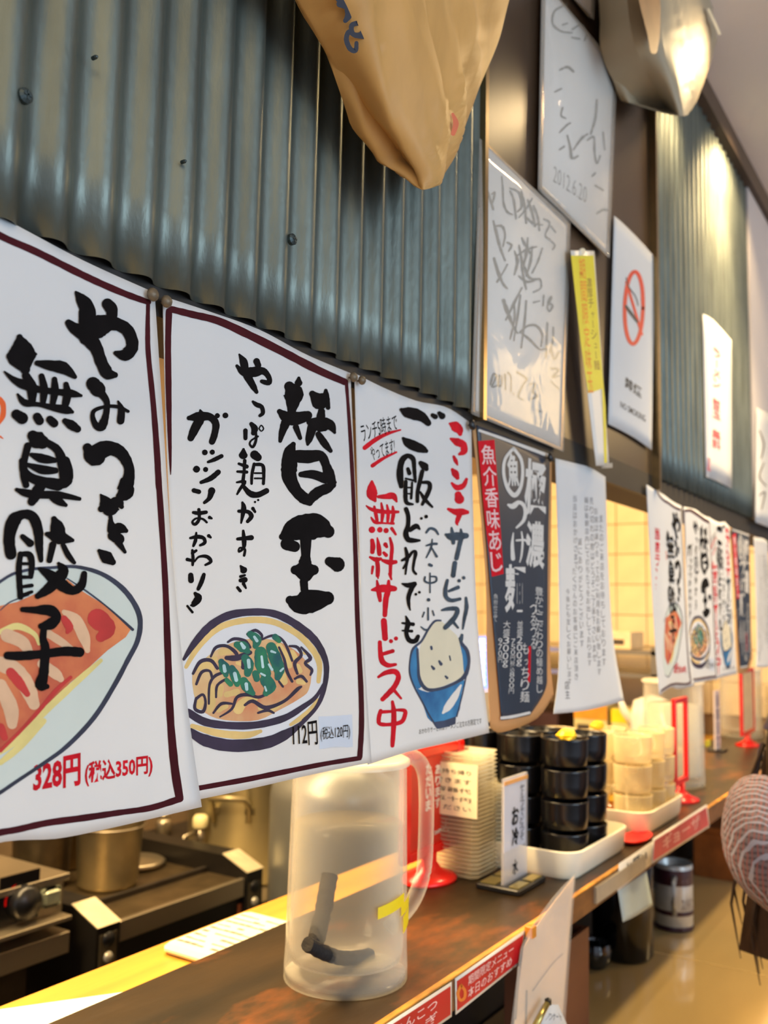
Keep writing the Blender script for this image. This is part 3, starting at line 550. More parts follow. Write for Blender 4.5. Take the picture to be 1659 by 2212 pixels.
# --- sheet 3: free rice
S3 = Surf(-0.4204, bendA(0.0012, 0.75))
E_ = dict(s=5.82, ox=760, oy=860); F_ = dict(s=5.53, ox=760, oy=1240)
p3 = sheet_thing('menu_sheet', 'white menu sheet with red and black writing and blue rice bowl, in the near row', 'menu sheet', PL, S3,
    [(766, 806), (830, 838), (900, 866), (965, 880), (1018, 915)], [(795, 1652), (880, 1625), (970, 1604), (1057, 1583)],
    left=[(766, 806), (774, 1100), (784, 1400), (795, 1652)], right=[(1018, 915), (1022, 1100), (1032, 1350), (1057, 1583)], nu=18, nv=22)
b = strokes(B(), S3, [[(615, 145, 22), (680, 175, 65), (780, 200, 75), (880, 240, 60), (955, 315, 38)], [(640, 505, 18), (700, 560, 55), (800, 610, 60), (880, 640, 52), (930, 665, 26)], [(1010, 215, 26), (1045, 235, 32)], [(1095, 190, 26), (1130, 225, 42)],
    [(615, 1110, 28), (600, 980, 42), (605, 860, 38), (635, 770, 38), (700, 725, 30), (765, 765, 30), (778, 860, 24), (785, 960, 22), (795, 1050, 16)], [(700, 890, 22), (718, 945, 26)], [(670, 1010, 12), (770, 1035, 14)], [(672, 1050, 24), (668, 1180, 26), (680, 1310, 26), (760, 1335, 14)], [(752, 1060, 12), (748, 1150, 15), (740, 1260, 16)], [(690, 1125, 11), (750, 1125, 11)], [(690, 1200, 11), (745, 1205, 11)], [(860, 815, 28), (910, 860, 50), (930, 890, 30)], [(880, 920, 26), (850, 1050, 26), (822, 1180, 24), (818, 1300, 22)], [(880, 1060, 20), (960, 1065, 26), (975, 1130, 28), (930, 1240, 26), (880, 1335, 20)], [(855, 1180, 12), (910, 1270, 24), (1005, 1368, 14)],
    [(675, 1395, 28), (702, 1480, 26), (700, 1600, 28), (672, 1700, 34), (700, 1775, 34), (770, 1790, 30), (845, 1790, 15)], [(725, 1660, 26), (800, 1610, 34), (845, 1645, 14)], [(868, 1512, 18)], [(928, 1490, 24)],
    [(668, 1885, 16), (690, 1990, 26), (680, 2100, 16), (668, 2212, 12)], [(625, 2040, 16), (700, 2000, 24), (760, 1930, 16), (795, 1945, 24), (775, 2060, 18), (765, 2160, 16), (800, 2210, 16)], [(690, 2050, 14), (640, 2140, 12)]], **E_)
strokes(b, S3, [[(595, 115, 10), (670, 135, 32), (755, 110, 20), (715, 160, 28), (672, 270, 26), (675, 370, 18), (692, 432, 7)], [(758, 242, 17)], [(800, 218, 17)],
    [(640, 505, 10), (665, 590, 30), (645, 700, 26), (680, 790, 28), (750, 800, 30), (785, 745, 24)], [(598, 585, 12), (725, 600, 24)], [(598, 675, 10), (710, 682, 18)]], **F_)
b.v = [v + Vector((.0004, 0, 0)) for v in b.v]; b.build('brush_lettering', INK(), p3)
b = strokes(B(), S3, [[(930, 1690, 14), (975, 1640, 17), (1040, 1655, 17), (1080, 1712, 12)], [(930, 1855, 10), (1000, 1835, 16), (1060, 1832, 16)], [(1005, 1775, 8), (990, 1880, 14), (930, 2005, 9)], [(1000, 1885, 10), (1060, 1990, 17)], [(970, 2095, 20), (995, 2105, 18)],
    [(1175, 1715, 16), (1240, 1740, 48), (1330, 1735, 50), (1430, 1730, 36)], [(1248, 1630, 12), (1262, 1720, 26), (1270, 1820, 24)], [(1365, 1650, 12), (1370, 1740, 30), (1345, 1860, 28), (1310, 2015, 28)], [(1290, 2075, 30), (1268, 2230, 30)]], **E_)
strokes(b, S3, [[(868, 35, 11), (866, 85, 13), (930, 108, 12), (1000, 85, 12), (998, 35, 12), (930, 30, 9)], [(928, -10, 9), (928, 222, 9)], [(910, 308, 22)], [(905, 405, 10), (905, 545, 12)], [(858, 458, 10), (838, 512, 9)], [(958, 440, 10), (975, 492, 10)], [(820, 630, 7), (865, 665, 12), (900, 662, 9)],
    [(1135, 75, 18), (1112, 180, 24), (1118, 270, 26), (1180, 315, 24), (1285, 298, 20)], [(1150, 205, 15), (1262, 160, 24)], [(1275, 80, 22)], [(1330, 45, 22)], [(1068, 432, 12), (1150, 415, 24), (1250, 420, 28), (1235, 500, 28), (1170, 580, 30), (1110, 640, 26)], [(1200, 565, 18), (1262, 640, 14)], [(1358, 285, 16), (1365, 400, 24), (1340, 530, 20), (1320, 655, 11)], [(1310, 730, 18), (1300, 790, 22)]], **F_)
b.v = [v + Vector((.0004, 0, 0)) for v in b.v]; b.build('grey_lettering', GREYINK(), p3)
b = strokes(B(), S3, [[(1228, 320, 14), (1290, 350, 62), (1345, 400, 55), (1360, 450, 28)], [(1240, 510, 14), (1320, 550, 50), (1400, 590, 46), (1405, 670, 44), (1350, 705, 18)], [(1280, 735, 18), (1305, 790, 26), (1328, 840, 10)], [(1262, 900, 22), (1300, 950, 46), (1325, 1000, 28)], [(1255, 1070, 16), (1320, 1125, 36), (1400, 1100, 34), (1440, 1020, 20)], [(1335, 1215, 45), (1350, 1270, 62)], [(1210, 1395, 18), (1300, 1430, 40), (1380, 1430, 44), (1450, 1435, 26)], [(1350, 1470, 34), (1320, 1560, 26), (1328, 1595, 10)],
    ], **E_)
b.build('red_lettering', RED(), p3)
b = strokes(B(), S3, [
    [(250, 1050, 18), (248, 1130, 58), (255, 1220, 66), (290, 1290, 20)], [(330, 1240, 20), (420, 1238, 34), (515, 1230, 44), (560, 1300, 14)], [(178, 1352, 8), (250, 1400, 24), (400, 1430, 28), (580, 1430, 18)], [(280, 1365, 16), (300, 1460, 24), (315, 1540, 20)], [(368, 1320, 12), (385, 1440, 24), (375, 1550, 18)], [(440, 1345, 12), (455, 1440, 24), (448, 1550, 18)], [(512, 1365, 14), (520, 1460, 24), (500, 1570, 20)], [(240, 1500, 10), (290, 1560, 22), (400, 1572, 12), (520, 1575, 18)], [(250, 1655, 42)], [(350, 1655, 36)], [(428, 1665, 34)], [(500, 1640, 22), (548, 1712, 16)],
    [(252, 1790, 26), (262, 1860, 32), (255, 1935, 28)], [(318, 1758, 10), (335, 1860, 28), (345, 1960, 28)], [(420, 1840, 28), (436, 1868, 20)], [(400, 1945, 20), (430, 1975, 24)], [(478, 1760, 16), (502, 1870, 24), (495, 1990, 24), (485, 2100, 24), (482, 2230, 22)], [(228, 2000, 16), (300, 2030, 30), (360, 2020, 20)], [(385, 2040, 20), (470, 2065, 32), (548, 2060, 26)], [(310, 2020, 24), (325, 2120, 28), (322, 2230, 26)], [(262, 2120, 18), (250, 2205, 14)]], **E_)
strokes(b, S3, [[(310, 0, 12), (312, 50, 10)], [(450, 0, 20), (470, 62, 13)], [(238, 190, 14), (330, 175, 44), (430, 170, 44), (508, 175, 32)], [(298, 80, 12), (318, 200, 30), (335, 315, 22)], [(438, 85, 18), (430, 200, 34), (405, 300, 34), (392, 490, 28)], [(380, 560, 36), (395, 765, 36)], [(332, 815, 24), (338, 930, 28), (360, 1040, 34), (430, 1090, 28), (520, 1080, 18)], [(370, 955, 22), (485, 920, 25)], [(465, 802, 25)], [(525, 770, 25)], [(315, 1230, 16), (400, 1180, 28), (510, 1165, 34), (555, 1230, 30), (510, 1340, 32), (440, 1420, 32), (365, 1495, 28)], [(500, 1385, 20), (585, 1485, 14)], [(482, 1525, 18), (498, 1640, 30), (498, 1800, 32), (482, 2050, 24)], [(342, 1635, 24), (320, 1720, 26), (335, 1790, 24), (470, 1795, 22), (590, 1765, 26), (630, 1690, 26), (625, 1630, 24), (510, 1625, 14)], [(350, 1648, 22), (480, 1640, 18)]], **F_)
b.build('red_lettering', RED(), p3); b = B(); strokes(b, S3, [[(160, 625, 28), (300, 520, 28), (450, 445, 22), (610, 400, 10)], [(258, 850, 25), (400, 755, 20), (560, 680, 12)]], lift=.0001, **E_)
b.build('red_underline', RED(), p3)
b = B(); word(b, S3, 'ランチ5時まで', [(95, 330), (555, 190), (575, 400), (140, 560)], 0.0, **E_); word(b, S3, 'やってます!', [(220, 620), (530, 500), (540, 690), (260, 790)], 0.0, **E_)
word(b, S3, 'おかわりサービスはラーメンご注文の方限定です', [(800, 1850), (1545, 1715), (1550, 1790), (800, 1915)], -0.004, **F_)
b.build('small_lettering', INK(), p3)
polys(B(), S3, [[(810, 900), (860, 760), (930, 640), (980, 565), (1060, 560), (1150, 640), (1290, 800), (1345, 1180), (1200, 1290), (960, 1375), (830, 1340), (800, 1100)]], lift=.00012, **F_).build('painted_rice', M('rice_paint', (222, 212, 184), 0.75, var=0.05, scale=18), p3)
polys(B(), S3, [[(760, 1370), (900, 1410), (1080, 1370), (1330, 1255), (1310, 1420), (1250, 1700), (950, 1765), (850, 1560)], [(705, 930), (760, 860), (800, 940), (790, 1250), (830, 1345), (760, 1365), (700, 1240), (690, 1080)], [(1285, 800), (1350, 850), (1400, 960), (1390, 1080), (1340, 1180), (1320, 980)]], lift=.00014, **F_).build('painted_bowl', M('blue_paint', (34, 102, 160), 0.7, var=0.25, scale=30, col2=(60, 136, 184)), p3)
b = strokes(B(), S3, [[(1300, 1330, 12), (1230, 1460, 40), (1150, 1580, 45), (1085, 1660, 12)]], lift=.00022, **F_); b.build('painted_highlight', M('cream_paint', (226, 220, 212), 0.7, var=.04), p3)
b = strokes(B(), S3, [[(1060, 555, 10), (985, 565, 13), (910, 660, 13), (830, 800, 13), (730, 890, 14), (695, 1010, 9), (688, 1180, 10), (740, 1340, 10), (840, 1530, 9), (930, 1700, 9), (1015, 1830, 12)], [(780, 900, 14), (790, 1080, 14), (800, 1230, 18), (850, 1340, 22), (930, 1385, 20), (1080, 1362, 18), (1250, 1290, 18), (1350, 1210, 26), (1395, 1060, 18), (1375, 920, 22), (1310, 830, 20), (1290, 770, 18)], [(1370, 1180, 10), (1330, 1380, 9), (1290, 1550, 8), (1250, 1700, 9)], [(945, 870, 14), (950, 895, 14)], [(1040, 1040, 12), (1062, 1075, 20)], [(1165, 980, 8), (1175, 1030, 8)], [(950, 1100, 10), (975, 1130, 18)], [(1115, 1220, 10), (1135, 1240, 16)]], lift=.0003, **F_)
polys(b, S3, [[(960, 1770), (1100, 1750), (1240, 1700), (1235, 1790), (1120, 1830), (1020, 1850)]], smooth=False, lift=.0003, **F_)
b.build('painted_outline', M('slate_navy_paint', (52, 62, 86), 0.7, var=0.25, scale=40), p3)

# --- sheet 4: navy dipping noodle sheet with kraft backing
S4 = Surf(-0.4206, lambda y, z: 0.0)
G_ = dict(s=6.506, ox=1020, oy=930); H_ = dict(s=6.70, ox=1040, oy=1230)
NAVY = M('navy_print', (38, 50, 66), 0.4, var=0.15, scale=14)
p4 = sheet_thing('menu_sheet', 'navy menu sheet with white writing and a red strip, its kraft backing curling out', 'menu sheet', PL, S4,
    [(1030, 918), (1080, 938), (1130, 958), (1188, 990)], [(1084, 1556), (1112, 1552), (1145, 1545)], left=[(1030, 918), (1046, 1100), (1062, 1300), (1084, 1556)],
    right=[(1188, 990), (1184, 1200), (1182, 1430), (1178, 1490), (1145, 1545)], mat=NAVY, nu=12, nv=24)
SB = Surf(-0.4222, None)
sheet(SB, [(1020, 916), (1100, 946), (1192, 990)], [(1060, 1572), (1085, 1582), (1160, 1552), (1196, 1500)], left=[(1020, 916), (1036, 1080), (1050, 1260), (1052, 1420), (1060, 1572)], right=[(1192, 990), (1190, 1200), (1188, 1400), (1196, 1500)], nu=12, nv=20).build('kraft_backing', M('kraft_backing', (206, 160, 104), 0.6, var=0.08, scale=10, thin=.25), p4, smooth=True)
b = strokes(B(), S4, [[(100, 0, 18), (400, 105, 20), (700, 215, 22), (1060, 350, 24)]], **G_)
strokes(b, S4, [[(290, 2150, 22), (450, 2130, 22), (690, 2075, 20)]], **H_)
strokes(b, S4, [[(575, 250, 22), (680, 400, 22), (705, 590, 22), (675, 800, 24), (590, 910, 34), (490, 800, 26), (438, 600, 22), (460, 400, 22), (575, 250, 22)]], lift=.0003, rough=.02, **G_)
word(b, S4, '魚', [(480, 320), (650, 320), (660, 790), (500, 790)], 0.03, **G_)
word(b, S4, '極', [(745, 375), (1045, 450), (1030, 1210), (725, 1180)], 0.035, **G_); word(b, S4, '濃', [(760, 1260), (1020, 1290), (1010, 1960), (745, 1910)], 0.03, **G_)
strokes(b, S4, [[(505, 1045, 18), (570, 1065, 40), (650, 1010, 28), (720, 1050, 26), (745, 1150, 26), (715, 1270, 24), (620, 1365, 14)], [(575, 1440, 8), (560, 1600, 22), (570, 1800, 30)], [(690, 1425, 10), (705, 1560, 16), (690, 1750, 14), (665, 1850, 8)], [(620, 1545, 14), (740, 1540, 16), (790, 1590, 26)]], **G_)
word(b, S4, '麺', [(455, 1880), (745, 1880), (745, 2560), (455, 2560)], 0.03, **G_)
column(b, S4, '大盛300g', [(315, 740), (420, 740), (375, 1425), (300, 1425)], 0.0, **H_); column(b, S4, '並盛200g', [(515, 740), (600, 740), (580, 1410), (500, 1410)], 0.0, **H_)
column(b, S4, '750円税込800円', [(430, 1000), (490, 1000), (465, 1800), (390, 1800)], -0.004, **H_); column(b, S4, '970円', [(240, 990), (300, 990), (295, 1350), (240, 1350)], -0.004, **H_)
column(b, S4, 'もっちり麺', [(590, 1060), (680, 1060), (690, 1930), (555, 1930)], 0.0, **H_); column(b, S4, 'つるつる', [(700, 500), (790, 500), (790, 1160), (715, 1160)], 0.0, **H_)
column(b, S4, '豊かにこだわりの極め越し', [(775, 240), (890, 260), (880, 1790), (800, 1790)], 0.0, **H_); column(b, S4, '魚粉仕立て', [(175, 350), (235, 350), (225, 760), (170, 760)], -0.005, **H_)
b.build('white_lettering', M('white_ink', (206, 204, 200), 0.6, var=.05), p4)
polys(B(), S4, [[(78, 150), (310, 130), (360, 800), (440, 2015), (275, 2055), (170, 1200)]], smooth=False, lift=.00012, **G_).build('red_strip', RED(), p4)
strokes(B(), S4, [[(698, 1125, 18), (692, 1400, 18), (685, 1620, 18)]], lift=.0001, rough=.01, **H_).build('red_bar', RED(), p4)
b = B(); column(b, S4, '魚介香味あじ', [(110, 190), (310, 190), (430, 2000), (270, 2000)], 0.01, lift=.0004, **G_); b.build('strip_lettering', M('pink_white_ink', (226, 190, 192), 0.6), p4)

# --- sheet 5: typed notice
S5 = Surf(-0.4196, bendA(0.0014, 1.1))
p5 = sheet_thing('notice_sheet', 'plain white notice with rows of tiny grey writing, beside the navy menu sheet', 'notice', PL, S5,
    [(1200, 990), (1240, 1000), (1275, 1010), (1308, 1030)], [(1196, 1542), (1270, 1534), (1348, 1514)], left=[(1200, 990), (1206, 1200), (1208, 1430), (1196, 1542)], right=[(1308, 1030), (1315, 1230), (1325, 1380), (1348, 1514)], nu=12, nv=20)
b = B()
for k, (x, y0, y1, t) in enumerate([(1241, 1068, 1230, '当店はおかげさまで'), (1240, 1225, 1470, 'たくさんのお客様にご来店頂き'), (1252, 1160, 1400, '誠にありがとうございます'), (1266, 1072, 1440, '麺は毎朝店内にて打ちたてをお出ししております'), (1277, 1072, 1430, '売り切れの際はどうぞご了承下さいませ'), (1287, 1095, 1460, 'お席は譲り合ってのご利用をお願い致します'), (1298, 1110, 1440, 'またのご来店をお待ちしております'), (1226, 1270, 1480, '今後とも宜しくお願いします')]):
    sl = (y1 - y0) * 0.02
    column(b, S5, t, [(x - 4, y0), (x + 4, y0), (x + 4 + sl, y1), (x - 4 + sl, y1)], -0.004, gap=.2)
column(b, S5, '店主', [(1219, 1470), (1229, 1470), (1231, 1510), (1221, 1510)], 0.01)
b.build('typed_lettering', M('pale_grey_ink', (120, 118, 120), 0.7), p5)

# far row of the same sheets, hung the same way along the next bay
FG = 'menu sheets pinned in a row at the far bay'
far = [(p1, 1.353, 0.175, 0.93, 'white menu sheet with the red dumpling plate, in the far row'), (p2, 1.562, 0.390, 0.86, 'white menu sheet with the green onion noodle bowl, in the far row'),
       (p3, 1.735, 0.601, 0.80, 'white menu sheet with the blue rice bowl, in the far row'), (p4, 1.912, 0.812, 0.88, 'navy menu sheet with kraft backing, in the far row'), (p5, 2.092, 0.985, .9, 'plain white notice hanging past the far navy menu sheet')]
for o, yn, yo, sy, lb in far:
    sz = 0.945; loc = ORI[o.name]; ny = yn + (loc.y - yo) * sy; nz = 0.178 - (0.187 - loc.z) * sz
    c = copy_tree(o, (0, ny - loc.y, nz - loc.z), (1, sy, sz), label=lb, group=FG)

# tacks and clips
TK = M('tack_bronze', (110, 96, 76), 0.45, 0.3, .2, 60)
def tack(px, py, r, lb, mat=None):
    p = PX(px, py, -0.4165)
    tag(B().lathe(p, [(0.0001, 0.0042), (r * .6, 0.0038), (r * .95, 0.0022), (r, 0.0008), (r * .9, 0.0), (r * .3, -0.0002), (0.0006, -0.0035)], 18, 'X').build('tack', mat or TK, smooth=True), lb, 'tack', 'round tacks on the menu sheets')
tack(327, 637, .0042, 'brown round tack on the top corner of the dumpling menu sheet'); tack(357, 652, .0039, 'brown round tack on the near top corner of the noodle bowl sheet')
tack(761, 815, .0040, 'brown round tack on the far top corner of the noodle bowl sheet'); tack(779, 822, .0037, 'brown round tack on the near top corner of the rice bowl sheet')
tack(1018, 918, .0055, 'black round tack between rice bowl sheet and navy sheet', BLACK()); tack(1187, 988, .0055, 'black round tack between navy sheet and typed notice', BLACK())

# ================================================================== signed boards, no-smoking sheet, strips above the beam
SLV = CLEAR('glossy_sleeve', (245, 240, 230), 0.06, 0.06, 0.35)
def sleeve_bump():
    nt = SLV.node_tree; N = nt.nodes; L = nt.links; b = N['Principled BSDF']
    n = N.new('ShaderNodeTexNoise'); n.inputs['Scale'].default_value = 16; n.inputs['Detail'].default_value = 2; n.inputs['Distortion'].default_value = 1.2
    L.new(N['Texture Coordinate'].outputs['Object'], n.inputs['Vector']); bp = N.new('ShaderNodeBump'); bp.inputs['Strength'].default_value = .35; bp.inputs['Distance'].default_value = .003
    L.new(n.outputs[0], bp.inputs['Height']); L.new(bp.outputs[0], b.inputs['Normal'])
sleeve_bump()
def board(name, label, q, x0, lst, s, ox, oy, extra=None):
    sf = Surf(x0); t = sheet_thing(name, label, 'sign board', 'signed boards in clear sleeves', sf, [q[0], q[1]], [q[3], q[2]], mat=M('board_white', (224, 220, 216), 0.6, var=.03, scale=6), nu=2, nv=2, thick=.003)
    for c in t.children: c.name = 'board'
    gq = [q[0], q[1], q[2], q[3]]; b = B()
    strokes(b, sf, [[(p[0], p[1], 2.2) for p in (gq[i], gq[(i + 1) % 4])] for i in range(4)], lift=.0006, rough=0); b.build('gilt_edge', TRIM, t)
    b = strokes(B(), sf, lst, s, ox, oy, lift=.0005, rough=.25, k=1.35)
    if extra: extra(b, sf)
    b.build('pen_writing', M('faded_pen', (84, 78, 66), 0.7, var=.2, scale=60), t)
    m = 6; o = [(q[0][0] - m, q[0][1] - m), (q[1][0] + m, q[1][1] - m), (q[2][0] + m, q[2][1] + m), (q[3][0] - m, q[3][1] + m)]
    sheet(Surf(x0 + .0025, lambda y, z: .0014 * math.sin(y * 31 + z * 22)), [o[0], o[1]], [o[3], o[2]], nu=10, nv=10, thick=.0002).build('plastic_sleeve', SLV, t, smooth=True)
    return t
N_ = (3.16, 1000, 280)
board('signed_board', 'white signed board dated 2019.7.3 hanging just above the navy menu sheet', [(1042, 304), (1227, 486), (1212, 970), (1024, 888)], -0.4175, [
    [(165, 415, 5), (185, 480, 6), (205, 545, 5)], [(195, 440, 4), (215, 430, 5), (200, 500, 4)], [(262, 320, 3), (270, 400, 4), (275, 500, 5), (300, 560, 5), (335, 580, 4)], [(320, 420, 4), (345, 480, 5), (360, 610, 4)], [(320, 400, 4), (380, 430, 5), (400, 520, 6), (370, 560, 4)], [(395, 420, 4), (420, 520, 6), (430, 640, 4)], [(380, 600, 4), (430, 540, 5), (470, 470, 4)], [(440, 480, 4), (470, 560, 7), (490, 660, 5)], [(480, 520, 4), (510, 600, 6), (520, 690, 4)], [(430, 600, 5), (480, 640, 6), (540, 650, 4)], [(550, 610, 4), (590, 640, 5), (560, 720, 4), (590, 750, 5)], [(600, 660, 4), (630, 700, 4)], [(600, 760, 4), (625, 790, 5), (610, 820, 4)],
    [(205, 625, 5), (225, 700, 7), (250, 800, 6), (285, 895, 4)], [(215, 660, 5), (265, 660, 6), (285, 720, 5), (270, 800, 4)], [(300, 770, 4), (330, 790, 6), (310, 830, 4)], [(210, 880, 7), (240, 980, 8), (270, 1050, 6), (300, 1085, 4)], [(230, 1040, 5), (280, 960, 4), (300, 920, 4)], [(350, 830, 4), (370, 900, 7), (350, 990, 4)], [(380, 790, 4), (400, 900, 8), (410, 1000, 6), (430, 1090, 4)], [(400, 740, 4), (430, 800, 6), (470, 860, 4)], [(370, 860, 5), (430, 820, 6), (500, 800, 4)], [(440, 740, 4), (430, 850, 7), (400, 960, 5)], [(470, 800, 4), (460, 900, 6), (430, 1000, 4)], [(540, 810, 4), (510, 900, 5), (470, 980, 4)], [(380, 1000, 4), (440, 1040, 6), (520, 1020, 5), (530, 1080, 4), (480, 1110, 4)], [(420, 940, 6), (450, 1010, 6), (500, 1020, 4)], [(480, 1180, 5), (520, 1170, 4)], [(550, 1130, 4), (545, 1200, 5)], [(600, 1140, 5), (580, 1180, 6), (610, 1200, 6), (590, 1240, 5), (575, 1210, 4), (605, 1150, 4)],
    [(275, 1165, 8), (300, 1240, 9), (340, 1340, 7), (370, 1390, 4)], [(290, 1300, 4), (340, 1200, 6), (400, 1080, 4)], [(345, 1180, 5), (350, 1290, 5), (320, 1430, 4)], [(390, 1130, 4), (375, 1250, 5), (345, 1440, 4)], [(430, 1170, 5), (420, 1300, 6), (395, 1490, 4)], [(385, 1385, 5), (440, 1340, 5), (500, 1340, 6), (540, 1400, 5), (530, 1480, 4)], [(400, 1390, 5), (460, 1440, 7), (520, 1500, 5), (560, 1495, 4)], [(575, 1320, 4), (570, 1440, 6), (565, 1560, 4)], [(615, 1350, 4), (612, 1440, 5), (590, 1520, 4)], [(600, 1490, 5), (620, 1570, 5), (650, 1520, 4)], [(600, 1630, 6), (650, 1640, 5), (610, 1690, 6), (650, 1680, 4)], [(600, 1720, 4), (650, 1770, 4)],
    [(185, 1740, 5), (205, 1670, 5), (225, 1690, 6), (195, 1755, 5), (235, 1745, 4)], [(245, 1680, 5), (240, 1750, 5), (262, 1740, 4), (262, 1680, 4)], [(285, 1670, 5), (288, 1775, 4)], [(305, 1660, 6), (325, 1690, 5), (325, 1790, 4)], [(342, 1800, 4), (345, 1808, 4)], [(365, 1655, 5), (430, 1700, 6), (410, 1740, 5), (375, 1820, 5), (410, 1845, 4)], [(455, 1740, 5), (490, 1735, 5), (475, 1790, 5), (505, 1820, 6), (460, 1840, 4)], [(510, 1920, 4), (535, 1925, 3)]], *N_)
def ext_b(b, sf): word(b, sf, '2012.6.20', [(1196, 358), (1268, 405), (1266, 440), (1194, 392)], -0.01)
board('signed_board', 'white signed board with a shiny wrinkled sleeve, upper middle of the dark panel', [(1176, -42), (1328, 150), (1311, 552), (1168, 404)], -0.4165, [
    [(365, 30, 4), (290, 70, 5), (275, 150, 5), (330, 200, 5), (400, 210, 4)], [(340, 160, 4), (370, 150, 4)], [(400, 190, 4), (460, 160, 5), (495, 210, 5), (480, 260, 4)], [(400, 240, 4), (450, 250, 4)], [(320, 450, 4), (370, 430, 6), (410, 460, 5)], [(290, 590, 4), (330, 570, 5)], [(340, 690, 4), (330, 740, 5), (360, 760, 4)], [(320, 850, 4), (370, 800, 5), (390, 790, 4)], [(370, 870, 5), (390, 950, 6), (400, 1015, 6), (440, 1000, 4)], [(410, 960, 4), (460, 890, 6), (500, 860, 4)], [(320, 960, 4), (350, 940, 5)], [(500, 900, 4), (540, 880, 5), (545, 980, 5), (560, 1050, 5), (580, 1000, 4)], [(560, 640, 4), (550, 760, 5), (520, 860, 4)], [(600, 850, 4), (610, 960, 4)], [(550, 1190, 4), (600, 1220, 5)], [(560, 1370, 4), (600, 1345, 6), (635, 1350, 4)], [(530, 1130, 4), (550, 1110, 4)]], 2.968, 1100, 0, ext_b)
board('signed_board', 'white signed board of which only the lowest corner shows, top of the dark panel', [(1165, -500), (1290, -300), (1277, 37), (1158, -105)], -0.418, [[(200, 200, 4), (300, 100, 4)]], 1, 1000, -300)
def plain(name, label, cat, x0, q, mat=None, nu=4, nv=6, bend=None, **kw):
    return sheet_thing(name, label, cat, None, Surf(x0, bend), [q[0], q[1]], [q[3], q[2]], mat=mat, nu=nu, nv=nv, **kw)
ns = sheet_thing('no_smoking_sheet', 'white no smoking sheet with a red crossed circle on the dark panel', 'sign', None, Surf(-0.4185, bendA(.0008, 1.3)), [(1327, 466), (1350, 486), (1385, 522), (1415, 556)], [(1314, 916), (1350, 934), (1380, 952), (1408, 972)], nu=8, nv=10)
sn = Surf(-0.4185, bendA(.0008, 1.3))
b = B(); ring = [(1369 + 20 * math.cos(a * .5236 + .1), 665 + 78 * math.sin(a * .5236), 4.2) for a in range(13)]
strokes(b, sn, [ring, [(1353, 610, 3), (1386, 722, 3)]], rough=.01, lift=.0003); b.build('red_circle', M('sign_red', (214, 62, 44), .5), ns)
b = B(); strokes(b, sn, [[(1352, 662, 3.2), (1362, 676, 3.4), (1376, 695, 2.6)]], lift=.00035); strokes(b, sn, [[(1352, 600, 1), (1358, 620, 1.4), (1372, 640, 1), (1378, 660, 1)]], lift=.00035); b.build('cigarette_print', M('soft_black', (70, 70, 70), .6), ns); b = B()
word(b, sn, '禁煙', [(1350, 812), (1386, 838), (1385, 862), (1349, 836)], .02); b.build('black_print', M('soft_black', (70, 70, 70), .6), ns); b = B(); word(b, sn, 'NO SMOKING', [(1340, 866), (1394, 898), (1394, 912), (1340, 880)], .01); b.build('black_print', M('soft_black', (70, 70, 70), .6), ns)
ys = sheet_thing('price_strip', 'narrow yellow strip of tiny print hanging in front of the dark panel', 'sign', None, Surf(-0.408), [(1233, 541), (1284, 542)], [(1288, 1006), (1316, 1006)], mat=M('strip_white', (226, 222, 214), .4, var=.02), nu=3, nv=10)
sy_ = Surf(-0.408)
polys(B(), sy_, [[(1233, 552), (1282, 552), (1299, 780), (1308, 880), (1311, 1000), (1305, 1000), (1300, 840), (1270, 850), (1254, 740)]], smooth=False).build('yellow_print', M('strip_yellow', (222, 206, 40), .45, var=.06), ys)
b = B(); column(b, sy_, '期間限定味玉', [(1249, 556), (1262, 556), (1282, 850), (1270, 850)], .01); b.build('orange_lettering', M('orange_print', (226, 140, 30), .5), ys)
b = B(); column(b, sy_, '濃厚チャーシュー麺', [(1265, 600), (1277, 600), (1296, 800), (1284, 800)], 0); strokes(b, sy_, [[(1268, 700, 8), (1272, 724, 8)]], lift=.0001); b.build('brown_lettering', M('brown_print', (130, 84, 40), .5), ys)
B().tube([PX(1258, 543, -.418), PX(1258, 543, -.406)], .004).build('clip', WHITEP(), ys)
tag(B().box(PX(1300, 1012, -.412), PX(1322, 1000, -.398)).build('plastic_clip', M('milky_plastic', (214, 206, 190), .3)), 'small milky clip at the foot of the yellow strip', 'clip')
fp = sheet_thing('notice_sheet', 'white strip with a column of red characters on the far corrugated wall', 'notice', None, Surf(-0.413, None), [(1518, 678), (1540, 690), (1580, 735)], [(1525, 1030), (1550, 1040), (1581, 1056)], nu=4, nv=6)
b = B(); column(b, Surf(-0.413), 'ラーメン 替玉 無料', [(1540, 745), (1556, 760), (1556, 975), (1538, 968)], .02, lift=.0006); column(b, Surf(-0.413), '全品', [(1528, 985), (1535, 988), (1534, 1020), (1527, 1016)], 0, lift=.0006); b.build('red_lettering', M('faded_red', (204, 70, 78), .6), fp)
for k, q in enumerate(([(1634, 880), (1690, 908), (1690, 1150), (1632, 1128)], [(1634, 1000), (1700, 1060), (1700, 1250), (1640, 1140)])):
    if k: continue
    t = plain('signed_board', 'pale signed board on the pale panel at the far end of the wall', 'sign board', -0.409, q)
    strokes(B(), Surf(-0.409), [[(1640, 930, 1), (1650, 960, 1.4), (1644, 990, 1)], [(1650, 1000, 1), (1640, 1030, 1.5), (1655, 1050, 1)], [(1640, 1070, 1), (1652, 1064, 1.4), (1645, 1100, 1)]], lift=.0005).build('pen_writing', M('faded_pen', (84, 78, 66), .7), t)

